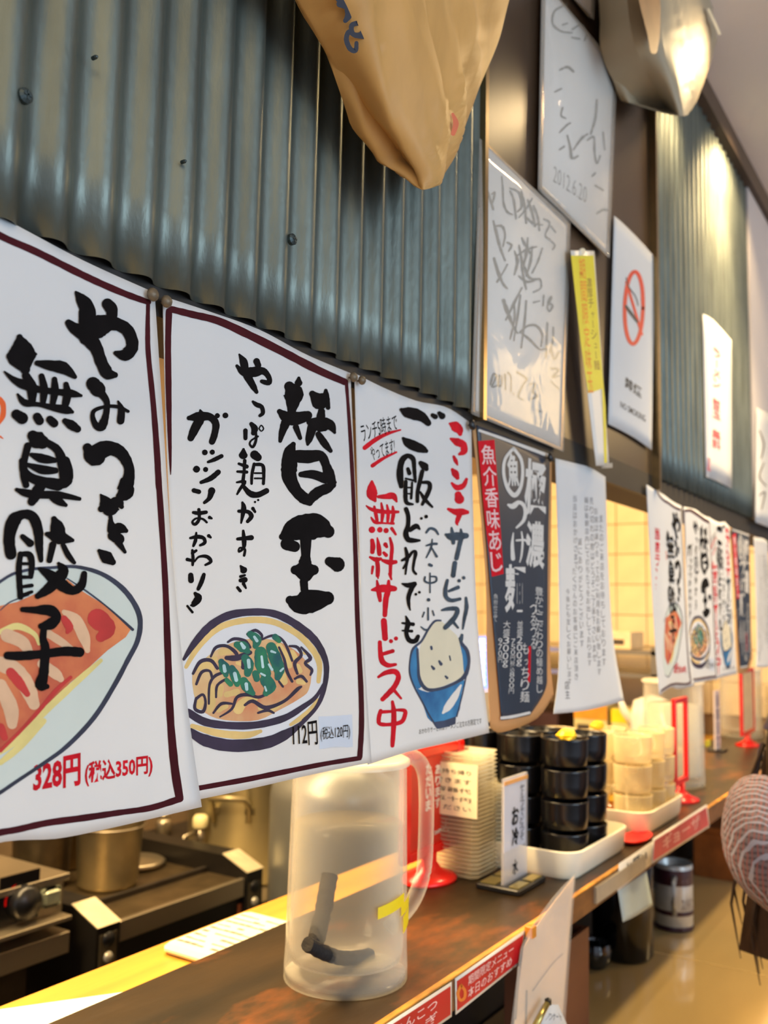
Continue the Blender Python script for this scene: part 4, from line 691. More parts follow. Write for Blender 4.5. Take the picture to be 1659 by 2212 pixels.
# ------------------------------------------------------------------ paper sacks hung high on the wall
def sack(name, label, rows, xs, mat, wr, loc_x, extra=None, depth=.06):
    """rows: px points across; xs: depth X per column; wrinkled front, plain back"""
    b = B(); nc = len(rows[0]); RU, RV = 30, 46; vs = []
    for j in range(RV + 1):
        t = j / RV * (len(rows) - 1); j0 = min(int(t), len(rows) - 2)
        row = []
        for c in range(nc):
            col = [r[c] for r in rows]; p = curve_at(col, j / RV); row.append((p[0], p[1], xs[c]))
        for i in range(RU + 1):
            u = i / RU; x, y, X = curve_at(row, u)
            p = PX(x, y, X)
            e = min(1, u * 8, (1 - u) * 8)
            n = .9 - 2.6 * abs(noise.noise(Vector((p.y * 20 + p.z * 12, p.z * 4, 1.3)))) + 1.2 * abs(noise.noise(Vector((p.y * 52 + p.z * 34, p.z * 9, 7))))
            n2 = noise.noise(Vector((p.y * 30, p.z * 40, 3))) * (1.2 if j / RV > .75 else .3)
            vs.append(p + Vector(((n * wr + n2 * wr * .6) * e, 0, 0)))
    n = len(vs); back = [v + Vector((-depth * min(1, (i % (RU + 1)) / RU * 6, (1 - (i % (RU + 1)) / RU) * 6, (1 - (i // (RU + 1)) / RV) * 5) - .001, 0, 0)) for i, v in enumerate(vs)]
    W = RU + 1; fs = []
    for j in range(RV):
        for i in range(RU):
            a = j * W + i; fs.append((a + W, a + W + 1, a + 1, a)); fs.append((n + a, n + a + 1, n + a + W + 1, n + a + W))
    for i in range(RU): fs.append((i, i + 1, n + i + 1, n + i)); a = RV * W + i; fs.append((a + 1, a, n + a, n + a + 1))
    for j in range(RV): a = j * W; fs.append((a + W, a, n + a, n + a + W)); a += RU; fs.append((a, a + W, n + a + W, n + a))
    b.add(vs + back, fs)
    zs = [v.z for v in vs]; t = thing(name, label, 'paper sack', (loc_x, sum(v.y for v in vs) / n, min(zs)), None)
    auto(b.build('sack', mat, t), 50); return t
KR = M('kraft_paper', (204, 156, 88), 0.55, var=0.12, scale=12, bump=.25, bscale=26, stretch=(1, 2.2, .6), thin=.1)
k1 = sack('kraft_sack', 'brown kraft paper sack with a dark kg mark, hanging before the corrugated wall',
    [[(410, -400), (520, -400), (850, -400), (1190, -400)], [(530, -190), (640, -190), (900, -200), (1150, -190)], [(645, 0), (768, 0), (930, 0), (1100, 0)], [(700, 95), (810, 100), (950, 92), (1076, 92)], [(762, 200), (842, 210), (970, 196), (1036, 188)],
     [(820, 290), (872, 296), (962, 288), (1004, 276)], [(858, 350), (892, 356), (940, 350), (984, 334)], [(872, 384), (905, 404), (925, 408), (950, 392)]], (-0.380, -0.352, -0.346, -0.372), KR, .0062, -0.35, depth=.022)
sk = Surf(-0.262)
b = B(); put(b, quad_map(sk, [(748, -12), (776, 38), (722, 52), (700, 8)][:4], .0), '', 0)
vq = [(705, 18), (712, 4), (760, 30), (735, 62)]
kk = B()
strokes(kk, Surf(-0.362), [[(712, 2, 6), (733, 22, 6.5), (750, 14, 6)], [(733, 20, 6), (735, 40, 6), (728, 52, 4)], [(733, 22, 5), (716, 16, 6)]], rough=.04, lift=.007, k=1.25)
strokes(kk, Surf(-0.360), [[(758, 56, 5), (742, 62, 5.5), (744, 80, 5.5), (760, 82, 5.5), (768, 68, 5), (756, 56, 5)], [(770, 86, 5), (750, 84, 5), (736, 76, 5.5), (730, 92, 5.5), (738, 112, 5.5), (750, 116, 5), (752, 100, 4.5)]], rough=.04, lift=.007)
kk.build('printed_mark', M('navy_stamp', (34, 44, 62), .6), k1)
strokes(B(), Surf(-0.348), [[(973, 248, 3), (980, 268, 6), (974, 290, 5)]], lift=.002).build('red_patch', M('salmon_patch', (206, 96, 66), .6), k1)
k2 = sack('paper_sack', 'creamy grey paper sack with brown side, hanging high by the far corrugated bay',
    [[(1348, -90), (1427, -90), (1510, -90), (1588, -90)], [(1355, 0), (1430, 0), (1500, 0), (1568, 0)], [(1364, 70), (1428, 75), (1496, 80), (1549, 82)], [(1382, 125), (1440, 135), (1492, 140), (1531, 148)], [(1412, 188), (1452, 196), (1488, 200), (1508, 212)], [(1440, 236), (1462, 248), (1480, 250), (1497, 232)]],
    (-0.365, -0.338, -0.333, -0.355), M('cream_sack_paper', (160, 148, 124), .5, var=.08, scale=10), .002, -0.28)
S6 = Surf(-0.335)
strokes(B(), Surf(-0.345), [[(1372, -60, 26), (1385, 20, 22), (1392, 80, 14), (1392, 115, 8)]], lift=.012, rough=.02).build('brown_side', M('brown_side', (150, 110, 70), .6), k2)
strokes(B(), S6, [[(1525, 22, 2.5), (1538, 50, 3), (1549, 74, 3)]], lift=.004).build('painted_sheen', M('sheen_paint', (236, 224, 190), .3), k2)  # pale streak: a highlight on the sack put in as colour
# ================================================================== things on the dark shelf
def P_(x, y, z): return Vector((x, y, z))
def pitcher(name, label, x, y, r0, r1, h, hdir, detail=True):
    t = thing(name, label, 'pitcher', (x, y, ZC))
    PCM = CLEAR('frosted_plastic', (240, 234, 216), 0.05, 0.14, 0.6)
    pr = [(0.0001, .004), (r0 * .97, .004), (r0, .0), (r0 * 1.0, .012), (r0 * .985, .03), (r0 + (r1 - r0) * .5, h * .5), (r1, h - .006), (r1 * 1.03, h), (r1 * .98, h), (r1 * .95, h - .006), (r0 + (r1 - r0) * .5 - .0035, h * .5), (r0 * .93, .03), (r0 * .9, .018), (.0001, .016)]
    B().lathe((x, y, ZC + .0003), pr, 48).build('body', PCM, t, smooth=True)
    hd = Vector(hdir).normalized(); pts = []
    for a, b_ in [(r1 * .9, h * .97), (r1 + .025, h * .975), (r1 + .043, h * .92), (r1 + .05, h * .80), (r1 + .05, h * .5), (r1 + .046, h * .36), (r1 + .03, h * .24), (r0 * .96, h * .155)]:
        pts.append(P_(x, y, ZC + b_) + hd * a)
    m = 28; S = [curve_at([tuple(p) for p in pts], i / m) for i in range(m + 1)]
    B().tube(S, .0078, 12).build('handle', PCM, t, smooth=True)
    B().lathe((x, y, ZC + h - .001), [(r1 * .5, .004), (r1 * .98, .003), (r1 * 1.06, .001), (r1 * 1.06, -.003)], 40).build('lid', CLEAR('milky_lid', (240, 232, 210), .5, .2, .8), t, smooth=True)
    return t
pt = pitcher('water_pitcher', 'frosted plastic water pitcher with charcoal sticks inside, under the rice bowl sheet', -0.512, 0.738, 0.0570, 0.0535, 0.196, (0.25, 1, 0))
B().lathe((-0.512, 0.738, ZC + .020), [(0.0001, 0), (.0515, 0), (.0505, .10), (.050, .118), (.0001, .118)], 40).build('water', CLEAR('water_cloudy', (214, 200, 160), .03, .1, .4), pt, smooth=True)
CH = M('charcoal', (26, 22, 20), .8, var=.4, scale=60, bump=.9, bscale=120)
def pit_pt(px, py, x=-0.512): return PX(px, py, x)
def rough_stick(pts, r, name, parent=None):
    m = 18; S = [curve_at([tuple(p) for p in pts], i / m) for i in range(m + 1)]
    b = B().tube(S, [r * (1 + .12 * noise.noise(Vector((i * .7, 3, 0)))) for i in range(m + 1)], 12); rnd = random.Random(3)
    b.v = [v + Vector((rnd.uniform(-1, 1), rnd.uniform(-1, 1), rnd.uniform(-1, 1))) * r * .07 for v in b.v]
    o = b.build(name, CH, parent); return auto(o, 60)
c1 = rough_stick([pit_pt(712, 1890, -.518), pit_pt(702, 1950, -.514), pit_pt(688, 2010, -.510), pit_pt(678, 2046, -.508)], .0078, 'charcoal_stick')
tag(c1, 'upright charcoal stick standing in the water of the near pitcher', 'charcoal')
c2 = rough_stick([pit_pt(664, 2040, -.497), pit_pt(710, 2062, -.496), pit_pt(748, 2070, -.495), pit_pt(798, 2064, -.495)], .0062, 'charcoal_stick')
tag(c2, 'charcoal stick lying flat on the bottom of the near pitcher', 'charcoal')
b = B()
for (a0, a1, z0, z1) in ((-.62, -.0, .066, .076), (-.1, .45, .062, .072), (-.02, .32, .046, .061)):
    vs = []; fs = []
    for i in range(9):
        a = a0 + (a1 - a0) * i / 8 + .15; rr = .0575; sl = .006 * (i / 8)
        for z in (z0, z1): vs.append((-0.512 + rr * math.cos(a), 0.738 + rr * math.sin(a), ZC + z + sl))
    fs = [(2 * i, 2 * i + 2, 2 * i + 3, 2 * i + 1) for i in range(8)]; b.add(vs, fs)
b.build('yellow_tape', M('yellow_tape', (240, 214, 20), .4, var=.05), pt)

# red menu stand
rs = thing('menu_stand', 'red framed menu stand with white writing, behind the pitcher handle', 'menu stand', (-0.61, 1.04, ZC))
fx, fy0, fy1, fz0, fz1 = -0.605, 0.985, PX(1005, 1700, -0.60).y, ZC + .030, PX(1004, 1598, -0.60).z
fw = .016
b = B()
for a, c in (((fx - .006, fy0, fz0), (fx + .004, fy0 + fw, fz1)), ((fx - .006, fy1 - fw, fz0), (fx + .004, fy1, fz1)), ((fx - .006, fy0 + fw, fz1 - .012), (fx + .004, fy1 - fw, fz1)), ((fx - .006, fy0 + fw, fz0), (fx + .004, fy1 - fw, fz0 + .012))): b.box(a, c, .002)
b.build('frame', REDP(), rs)
B().box((fx - .004, fy0 + fw, fz0 + .012), (fx, fy1 - fw, fz1 - .012)).build('menu_card', M('card_red', (206, 44, 22), .45, var=.12, scale=12), rs)
b = B(); X1 = fx + .0006; hh = fz1 - fz0
world_text(b, 'ビール', (X1, fy1 - .034, fz1 - .016), (0, .014, 0), (0, 0, -.040), .02, True); world_text(b, 'メニュー', (X1, fy1 - .052, fz1 - .04), (0, .014, 0), (0, 0, -.070), .03, True)
world_text(b, 'あります', (X1, fy1 - .074, fz1 - .024), (0, .014, 0), (0, 0, -.056), .02, True); world_text(b, 'ただいま', (X1, fy1 - .098, fz1 - .02), (0, .014, 0), (0, 0, -.06), .02, True); world_text(b, '20時から', (X1, fy1 - .075, fz0 + .028), (0, .04, 0), (0, 0, -.006), .02)
b.build('white_lettering', M('card_white', (240, 226, 200), .5), rs)
B().lathe((fx, (fy0 + fy1) / 2 - .01, ZC), [(.0001, .0), (.043, .0), (.044, .003), (.038, .007), (.020, .013), (.012, .022), (.012, .034), (.0001, .034)], 32, squash=(.75, 1)).build('foot', REDP(), rs, smooth=True)
# stacks of clear trays
_o1 = 'zeroth first second third fourth fifth sixth seventh eighth ninth tenth eleventh twelfth thirteenth fourteenth fifteenth sixteenth seventeenth eighteenth nineteenth'.split()
def nth(k): return _o1[k] if k < 20 else ('twentieth' if k == 20 else 'thirtieth' if k == 30 else ('twenty-' + _o1[k - 20]) if k < 30 else 'thirty-' + _o1[k - 30])
def tl(where): return lambda k, n: 'clear plastic food tray, ' + ('topmost' if k == n - 1 else 'bottom one' if k == 0 else nth(k + 1) + ' from the bottom') + ' of the ' + where
TRM = CLEAR('clear_tray_plastic', (246, 236, 200), .30, .12, .75)
def tray_stack(x0, y0, dx, dy, n, pitch, lb, grp):
    first = None
    for k in range(n):
        z = ZC + .0005 + k * pitch
        if first is None:
            b = B(); e = .007
            def rg(i, zz): return [(x0 + e + i, y0 + i, zz), (x0 + dx - e - i, y0 + i, zz), (x0 + dx - i, y0 + e + i, zz), (x0 + dx - i, y0 + dy - e - i, zz), (x0 + dx - e - i, y0 + dy - i, zz), (x0 + e + i, y0 + dy - i, zz), (x0 + i, y0 + dy - e - i, zz), (x0 + i, y0 + e + i, zz)]
            R = [rg(.002, z), rg(0.0006, z + pitch * .45), rg(-.0012, z + pitch * .62), rg(-.0012, z + pitch * .86)]
            vs = [p for r in R for p in r]; fs = [tuple(range(7, -1, -1))]
            for q in range(3): fs += [(q * 8 + i, q * 8 + (i + 1) % 8, q * 8 + 8 + (i + 1) % 8, q * 8 + 8 + i) for i in range(8)]
            first = b.add(vs, fs).build('clear_tray', TRM); tag(first, lb(k, n), 'tray', grp); z00 = z
        else:
            o = first.copy(); C.objects.link(o); o.location = first.location + Vector((0, 0, z - z00)); o['label'] = lb(k, n)
tray_stack(-0.625, 1.080, .072, .060, 30, .0052, tl('tall stack'), 'tall stack of clear trays')
tray_stack(-0.635, 1.146, .084, .052, 21, .0052, tl('shorter stack'), 'short stack of clear trays')
lz = PX(1027, 1655, -0.552).z
cd = thing('printed_card', 'cream card of small black print leaning on the tall stack of clear trays', 'card', (-0.59, 1.078, ZC + .09))
B().box((-0.62, 1.0772, lz - .066), (-0.5515, 1.0787, lz)).build('card', M('cream_card', (250, 240, 196), .5, var=.02), cd)
b = B()
for r, tx in enumerate(('お持ち帰り', 'できます', '容器代', '五十円', 'ください')): put(b, (lambda u, v, r=r: Vector((-0.612 + u * .052, 1.0768, lz - .008 - r * .0112 - v * .006))), tx, 0)
b.build('black_print', INK(), cd)

# acrylic sign on black foot
sg = thing('table_sign', 'clear upright table sign with handwriting on a black foot, before the black cups', 'table sign', (-0.505, 1.09, ZC))
B().box((-0.54, 1.052, ZC), (-0.482, 1.134, ZC + .007), .002).build('foot', BLACK(), sg)
BR = M('brushed_gold', (196, 180, 110), .3, .9)
for y0 in (1.058, 1.097): B().box((-0.498, y0, ZC + .007), (-0.485, y0 + .030, ZC + .0082)).build('gold_plate', BR, sg)
for y0 in (1.058, 1.097): B().box((-0.536, y0, ZC + .007), (-0.516, y0 + .030, ZC + .0082)).build('gold_plate', BR, sg)
cy0, cy1, cz1 = PX(1087, 1685, -0.507).y, PX(1137, 1668, -0.507).y, PX(1110, 1676, -0.507).z
B().box((-0.509, cy0, ZC + .007), (-0.5055, cy1, cz1)).build('acrylic_panel', CLEAR('acrylic', (226, 224, 226), .25, .05, .6), sg)
B().box((-0.5078, cy0 + .002, ZC + .045), (-0.5068, cy1 - .002, cz1 - .003)).build('inserted_card', M('card_pale', (212, 212, 220), .5, var=.02), sg)
b = B(); world_text(b, 'お冷', (-0.5052, cy0 + .022, cz1 - .036), (0, .02, 0), (0, 0, -.05), .03, True); world_text(b, 'セルフでどうぞ', (-0.5052, cy0 + .046, cz1 - .012), (0, .012, 0), (0, 0, -.07), .0, True); world_text(b, '水', (-0.5052, cy0 + .024, cz1 - .1), (0, .016, 0), (0, 0, -.02), .03, True)
b.build('black_lettering', INK(), sg)
B().box((-0.5052, cy0, cz1 - .008), (-0.5048, cy1, cz1 - .003)).build('orange_line', M('orange_line', (220, 160, 90), .5), sg)

# cream tray with black cups, second tray with clear cups
def tray(name, label, x0, x1, y0, y1, h=.034):
    def rr(i, z, e=.03):
        out = []
        for cx, cy, a0 in ((x1 - e, y1 - e, 0), (x0 + e, y1 - e, 90), (x0 + e, y0 + e, 180), (x1 - e, y0 + e, 270)):
            for k in range(7):
                a = math.radians(a0 + 15 * k); out.append((cx + (e - i) * math.cos(a), cy + (e - i) * math.sin(a), z))
        return out
    R = [rr(.008, ZC + .0003), rr(.004, ZC + .006), rr(0, ZC + h), rr(.003, ZC + h + .001), rr(.008, ZC + .008)]; n = 28; vs = [p for r in R for p in r]
    fs = [tuple(range(n - 1, -1, -1)), tuple(range(4 * n, 5 * n))]
    for q in range(4): fs += [(q * n + i, q * n + (i + 1) % n, (q + 1) * n + (i + 1) % n, (q + 1) * n + i) for i in range(n)]
    return tag(auto(B().add(vs, fs).build(name, WHITEP()), 40), label, 'tray')
tray('serving_tray', 'cream plastic tray holding stacks of black cups', -0.655, -0.447, 1.145, 1.365)
tray('serving_tray', 'cream plastic tray holding stacks of clear cups, behind the black cups', -0.645, -0.447, 1.440, 1.655)
BC = M('black_melamine', (13, 13, 16), .22, var=.15)
def cups(name, lbf, grp, spots, mat, r, h, n, zb):
    first = None
    for (x, y, lb) in spots:
        for k in range(n):
            z = ZC + zb + k * h
            if first is None:
                pr = [(.0001, .0), (r * .80, .0), (r * .84, .004), (r * .93, h * .7), (r * .95, h + .003), (r * .955, h + .004), (r * 1.0, h + .006), (r * 1.0, h + .0115), (r * .93, h + .0115), (r * .90, h + .004), (r * .86, h * .6), (.0001, .006)]
                pr = [(.0001, .004), (r * .90, .004), (r * .95, .006), (r * .985, h * .5), (r, h * .93), (r * 1.01, h - .0008), (r * .97, h), (r * .93, h - .002), (r * .9, h * .3), (.0001, h * .25)]
                first = B().lathe((x, y, z), pr, 30).build(name, mat, smooth=True, origin=(x, y, z)); o = first; f0 = Vector((x, y, z))
            else:
                o = first.copy(); C.objects.link(o); o.location = first.location + Vector((x, y, z)) - f0
            tag(o, lbf(lb, k, n), 'cup', grp)
lv = ['bottom cup', 'second cup up', 'third cup up', 'top cup']
cups('black_cup', lambda lb, k, n: 'black ' + lv[k] + ' in the ' + lb, 'stacked black cups', [(-0.486, 1.205, 'stack at the near outer corner of the tray'), (-0.5515, 1.205, 'stack directly behind the clear table sign'), (-0.617, 1.205, 'stack closest to the clear food trays'), (-0.484, 1.271, 'outer stack touching the clear cups side'), (-0.549, 1.271, 'middle stack of the rear row'), (-0.615, 1.271, 'rear row stack on the kitchen side')], BC, .0318, .0405, 4, .009)
GC = CLEAR('clear_cup_plastic', (250, 232, 184), .26, .1, .85)
cups('clear_cup', lambda lb, k, n: 'clear ' + (lv[k] if k < n - 1 else 'top cup') + ' in the ' + lb, 'stacked clear cups', [(-0.486, 1.490, 'stack at the outer near corner of its tray'), (-0.550, 1.490, 'second stack of its near row'), (-0.613, 1.490, 'kitchen side stack of its near row'), (-0.484, 1.553, 'outer stack of its middle row'), (-0.549, 1.553, 'centre stack of its tray'), (-0.486, 1.616, 'outer stack of its back row')], GC, .0305, .0455, 3, .009)
for k, (px, py, lb) in enumerate(((1224, 1588, 'crumpled yellow packet on the rim of the black cups'), (1290, 1567, 'crumpled yellow packet on top of the clear cups'))):
    p = PX(px, py, -0.51 if k == 0 else -0.55); z = ZC + .009 + (.0405 * 4 if k == 0 else .0455 * 3) + (.0 if k == 0 else .0)
    q = PZ(px, py, z + .006)
    b = B().lathe(q + Vector((0, 0, -.006)), [(.0001, 0), (.010, .001), (.013, .006), (.009, .012), (.0001, .014)], 9); rnd = random.Random(k); b.v = [v + Vector((rnd.uniform(-1, 1), rnd.uniform(-1, 1), rnd.uniform(-.4, .4))) * .0025 for v in b.v]
    tag(b.build('yellow_packet', M('yellow_wrap', (240, 200, 20), .4)), lb, 'packet')
am = thing('amber_jar', 'small amber sauce jar with yellow lid between the two trays', 'jar', tuple(PZ(1325, 1782, ZC)))
ac = PZ(1325, 1782, ZC)
B().lathe(ac, [(.0001, 0), (.016, 0), (.0195, .008), (.0195, .03), (.014, .040), (.0001, .040)], 20).build('body', M('amber_glass', (150, 88, 18), .12, var=.2, spec=.8), am, smooth=True)
B().lathe(ac + Vector((0, 0, .040)), [(.0145, 0), (.0145, .008), (.0001, .009)], 18).build('lid', M('yellow_lid', (228, 178, 60), .35), am)
rp = PZ(1352, 1834, ZC)
tag(B().lathe((rp.x - .004, rp.y + .062, ZC), [(.0001, .002), (.03, .002), (.036, .006), (.034, .0065), (.0001, .004)], 32, squash=(.55, 1.3)).build('red_dish', REDP(), smooth=True), 'small red oval dish at the shelf edge between the trays', 'dish')

# far things on the shelf
def red_stand(label, x, y, w_, h, card=None):
    t = thing('menu_stand', label, 'menu stand', (x, y, ZC)); b = B(); t_ = .009
    for a, c in (((x - .004, y - w_ / 2, ZC + .03), (x + .004, y - w_ / 2 + t_, ZC + h)), ((x - .004, y + w_ / 2 - t_, ZC + .03), (x + .004, y + w_ / 2, ZC + h)), ((x - .004, y - w_ / 2 + t_, ZC + h - t_), (x + .004, y + w_ / 2 - t_, ZC + h)), ((x - .004, y - w_ / 2 + t_, ZC + .03), (x + .004, y + w_ / 2 - t_, ZC + .04))): b.box(a, c, .0015)
    b.build('frame', REDP(), t)
    if card: B().box((x - .002, y - w_ / 2 + t_, ZC + .04), (x + .001, y + w_ / 2 - t_, ZC + h - t_)).build('menu_card', card, t)
    B().lathe((x, y, ZC), [(.0001, 0), (.04, 0), (.04, .003), (.022, .009), (.009, .018), (.009, .032), (.0001, .032)], 28, squash=(.8, 1)).build('foot', REDP(), t, smooth=True); return t
red_stand('narrow red menu stand standing in front of the middle pitcher', -0.487, 1.768, .085, .185)
red_stand('red menu stand at the far end of the dark shelf', -0.545, 2.62, .15, .20, M('faded_card', (226, 190, 140), .5))
pitcher('water_pitcher', 'clear water pitcher with yellow tape, behind the clear cups', -0.545, 1.93, .060, .058, .205, (0.2, 1, 0))
B().box((-0.489, 1.955, ZC + .075), (-0.486, 1.985, ZC + .087)).build('yellow_tape', M('yellow_tape', (240, 214, 20), .4), bpy.data.objects['water_pitcher.001'])
B().lathe((-0.545, 1.93, ZC + .02), [(0.0001, 0), (.052, 0), (.051, .14), (.0001, .14)], 32).build('water', CLEAR('water_bright', (255, 246, 214), .5, .1, .7), bpy.data.objects['water_pitcher.001'], smooth=True)
pitcher('water_pitcher', 'clear pitcher at the far end of the shelf near the red stand', -0.60, 2.80, .058, .055, .19, (0.3, 1, 0))
def small_sign(label, px, py, h, txt, mat, x=None):
    c = PZ(px, py, ZC); t = thing('table_sign', label, 'table sign', tuple(c))
    B().box((c.x - .02, c.y - .022, ZC), (c.x + .02, c.y + .022, ZC + .005), .001).build('foot', BLACK(), t)
    B().box((c.x - .0015, c.y - .026, ZC + .005), (c.x + .0015, c.y + .026, ZC + h)).build('card', mat, t)
    b = B(); world_text(b, txt, (c.x + .0019, c.y - .012, ZC + h - .008), (0, .024, 0), (0, 0, -h + .016), .02, True); b.build('lettering', M('slate_ink', (70, 76, 100), .6), t)
small_sign('pale blue upright table sign with dark writing beside the clear cups', 1441, 1737, .118, 'お冷どうぞ', M('card_blue', (190, 200, 222), .4, var=.02))
small_sign('pinkish upright table sign before the far red menu stand', 1550, 1622, .15, '追加注文', M('card_pink', (222, 206, 198), .4, var=.02))
for k, (x, y, n) in enumerate(((-0.50, 2.80, 3), (-0.50, 2.87, 3))):
    pass
cups('clear_cup', lambda lb, k, n: 'clear ' + (lv[k] if k < n - 1 else 'top cup') + ' in the ' + lb, 'clear cups at the far end', [(-0.50, 2.78, 'stack just past the far red stand'), (-0.50, 2.86, 'last stack on the shelf')], GC, .032, .05, 3, .001)

# ------------------------------------------------------------------ signage strips, leaflet sleeve on the shelf front
def strip(label, q, mat, txt=None, tm=None, x0=-0.4275, name='signage_strip', rows=2):
    sf = Surf(x0); t = plain(name, label, 'sign', x0, q, mat=M('strip_white', (226, 222, 214), .4, var=.02), nu=2, nv=2, thick=.001)
    i = lambda u, v: lerp(lerp(q[0], q[1], u), lerp(q[3], q[2], u), v)
    if mat: polys(B(), sf, [[i(.015, .09), i(.985, .09), i(.985, .91), i(.015, .91)]], smooth=False, lift=.0003).build('printed_face', mat, t)
    if txt:
        b = B()
        for r, tx in enumerate(txt):
            v0 = .16 + r * .72 / len(txt); v1 = v0 + .58 / len(txt); word(b, sf, tx, [i(.18, v0), i(.85, v0), i(.85, v1), i(.18, v1)], .01, lift=.0005)
        b.build('lettering', tm or M('pale_pink_print', (236, 186, 176), .5), t)
    return t
RSTR = M('strip_red', (186, 26, 32), .35, var=.12, scale=14)
strip('red signage strip with pale writing on the shelf front, nearest the viewer', [(760, 2262), (976, 2121), (976, 2196), (760, 2350)], RSTR, ['味玉とんこつ', 'ピリ辛ねぎ'])
st2 = strip('red signage strip with an orange emblem on the shelf front below the pitcher handle', [(984, 2114), (1134, 2010), (1122, 2082), (985, 2192)], RSTR, ['期間限定メニュー', '本日のおすすめ'])
strokes(B(), Surf(-0.4275), [[(995, 2128, 3.2), (1003, 2140, 3.2), (1002, 2155, 3.2), (993, 2160, 3.2), (988, 2145, 3.2), (995, 2128, 3.2)]], lift=.0006).build('emblem', M('orange_emblem', (220, 120, 40), .5), st2)
strip('red signage strip on the shelf front beside the clear cups', [(1412, 1812), (1527, 1738), (1533, 1786), (1408, 1866)], M('strip_red2', (200, 70, 72), .4, var=.2, scale=20), ['ギョーザ'])
strip('white signage strip on the shelf front between rail and red strip', [(1338, 1866), (1410, 1818), (1406, 1868), (1334, 1926)], None, ['お願い'], GREYINK())
sl = thing('leaflet_sleeve', 'clear leaflet sleeve hanging from the shelf edge with a gold pen clip', 'leaflet holder', tuple(PX(1170, 2212, -0.415)))
SQ = Surf(-0.4215)
lq = [[(1132, 2046), (1150, 2014), (1200, 1944), (1240, 1894)], [(1102, 2280), (1130, 2280), (1170, 2280), (1208, 2280)]]
sheet(SQ, lq[0], lq[1], left=[(1132, 2046), (1102, 2280)], right=[(1240, 1894), (1208, 2280)], nu=6, nv=8).build('leaflet', M('leaflet_cream', (228, 190, 150), .55, var=.1, scale=10), sl)
sheet(Surf(-0.4195, lambda y, z: .0012 * math.sin(y * 60)), [(1124, 2050), (1146, 2006), (1198, 1934), (1244, 1886)], [(1094, 2290), (1130, 2290), (1170, 2290), (1216, 2290)], left=[(1124, 2050), (1094, 2290)], right=[(1244, 1886), (1216, 2290)], nu=8, nv=6, thick=.0002).build('sleeve', SLV, sl, smooth=True)
strokes(B(), SQ, [[(1150, 2140, 1.2), (1190, 2085, 1.2), (1215, 2060, 1)], [(1137, 2140, 2), (1135, 2260, 2)], [(1120, 2090, 3), (1112, 2200, 3)]], lift=.0004).build('grey_folds', M('grey_fold', (150, 130, 110), .6), sl)
pn = thing('pen', 'gold pen clipped at the foot of the leaflet sleeve', 'pen', tuple(PX(1160, 2212, -0.405)))
B().tube([PX(1155, 2218, -0.408), PX(1182, 2168, -0.408)], .0032, 12).build('barrel', BR, pn, smooth=True); B().lathe(PX(1184, 2165, -0.408), [(.0001, -.003), (.0036, -.002), (.0036, .003), (.0001, .005)], 12).build('cap', BLACK(), pn)
tg = plain('paper_tag', 'white pointed paper tag with small print beside the gold pen', 'tag', -0.411, [(1188, 2170), (1206, 2170), (1232, 2230), (1160, 2230)], nu=2, nv=2)
word(B(), Surf(-0.411), 'アンケート', [(1186, 2188), (1208, 2188), (1216, 2204), (1176, 2204)], 0, lift=.0005).build('lettering', GREYINK(), tg)
pc = PX(1146, 2012, -0.423)
tag(B().box(pc + Vector((-.005, -.005, -.006)), pc + Vector((.005, .005, .006)), .001).build('amber_clip', M('amber_plastic', (206, 130, 36), .3)), 'small amber clip pinning the leaflet sleeve to the shelf edge', 'clip')
# ================================================================== things under the shelf
bk = PZ(1345, 2062, ZL); cx_, cy_ = bk.x, bk.y
cn = thing('black_canister', 'tall glossy black canister under the shelf with a note hanging before it', 'canister', (cx_, cy_, ZL))
B().lathe((cx_, cy_, ZL), [(.0001, .001), (.048, .001), (.052, .006), (.052, .150), (.049, .156), (.0001, .156)], 36).build('body', M('gloss_black', (12, 12, 13), .16), cn, smooth=True)
B().lathe((cx_, cy_, ZL + .156), [(.045, 0), (.050, .003), (.048, .012), (.010, .016), (.010, .024), (.0001, .025)], 36).build('lid', M('gloss_black', (12, 12, 13), .16), cn, smooth=True)
nt_ = sheet_thing('paper_note', 'pale blue paper note hanging below the shelf edge in front of the black canister', 'note', None, Surf(-0.431, lambda y, z: .002 * math.sin(y * 60)), [(1334, 1918), (1366, 1898), (1396, 1880)], [(1346, 1992), (1375, 1978), (1410, 1956)], mat=M('note_blue', (188, 208, 212), .6, var=.04), nu=6, nv=6)
mp_ = PZ(1456, 2003, ZL)
mg = thing('metal_can', 'white and dark maroon printed can standing under the shelf', 'can', tuple(mp_))
B().lathe(mp_, [(.0001, .001), (.033, .001), (.0355, .004), (.0355, .118), (.034, .121), (.032, .118), (.032, .006), (.0001, .006)], 36).build('body', M('can_silver', (196, 200, 200), .3, .35, var=.1), mg, smooth=True)
PUR = M('can_maroon', (58, 26, 40), .35, var=.2)
for z0, z1 in ((.084, .112), (.030, .038), (.002, .010)): B().lathe(mp_, [(.0358, z0), (.036, z0 + .001), (.036, z1 - .001), (.0358, z1)], 36).build('printed_band', PUR, mg, smooth=True)
b = B()
for (a, c, w_, h_, tx) in ((-.9, .062, .5, .022, 'スパイス'), (-.9, .098, .6, .012, '七味入り')):
    put(b, (lambda u, v, a=a, c=c, w_=w_, h_=h_: Vector((mp_.x + .0364 * math.cos(a + (u - .0) * w_ * 1.6), mp_.y + .0364 * math.sin(a + u * w_ * 1.6), ZL + c - v * h_))), tx, .01)
b.build('dark_print', M('can_print', (110, 90, 98), .5), mg)
B().tube([P_(mp_.x + .012, mp_.y - .034, ZL + .1), P_(mp_.x + .016, mp_.y - .055, ZL + .095), P_(mp_.x + .016, mp_.y - .058, ZL + .06), P_(mp_.x + .012, mp_.y - .036, ZL + .035)], .0045, 10).build('handle', M('can_silver', (196, 200, 200), .3, .35), mg, smooth=True)
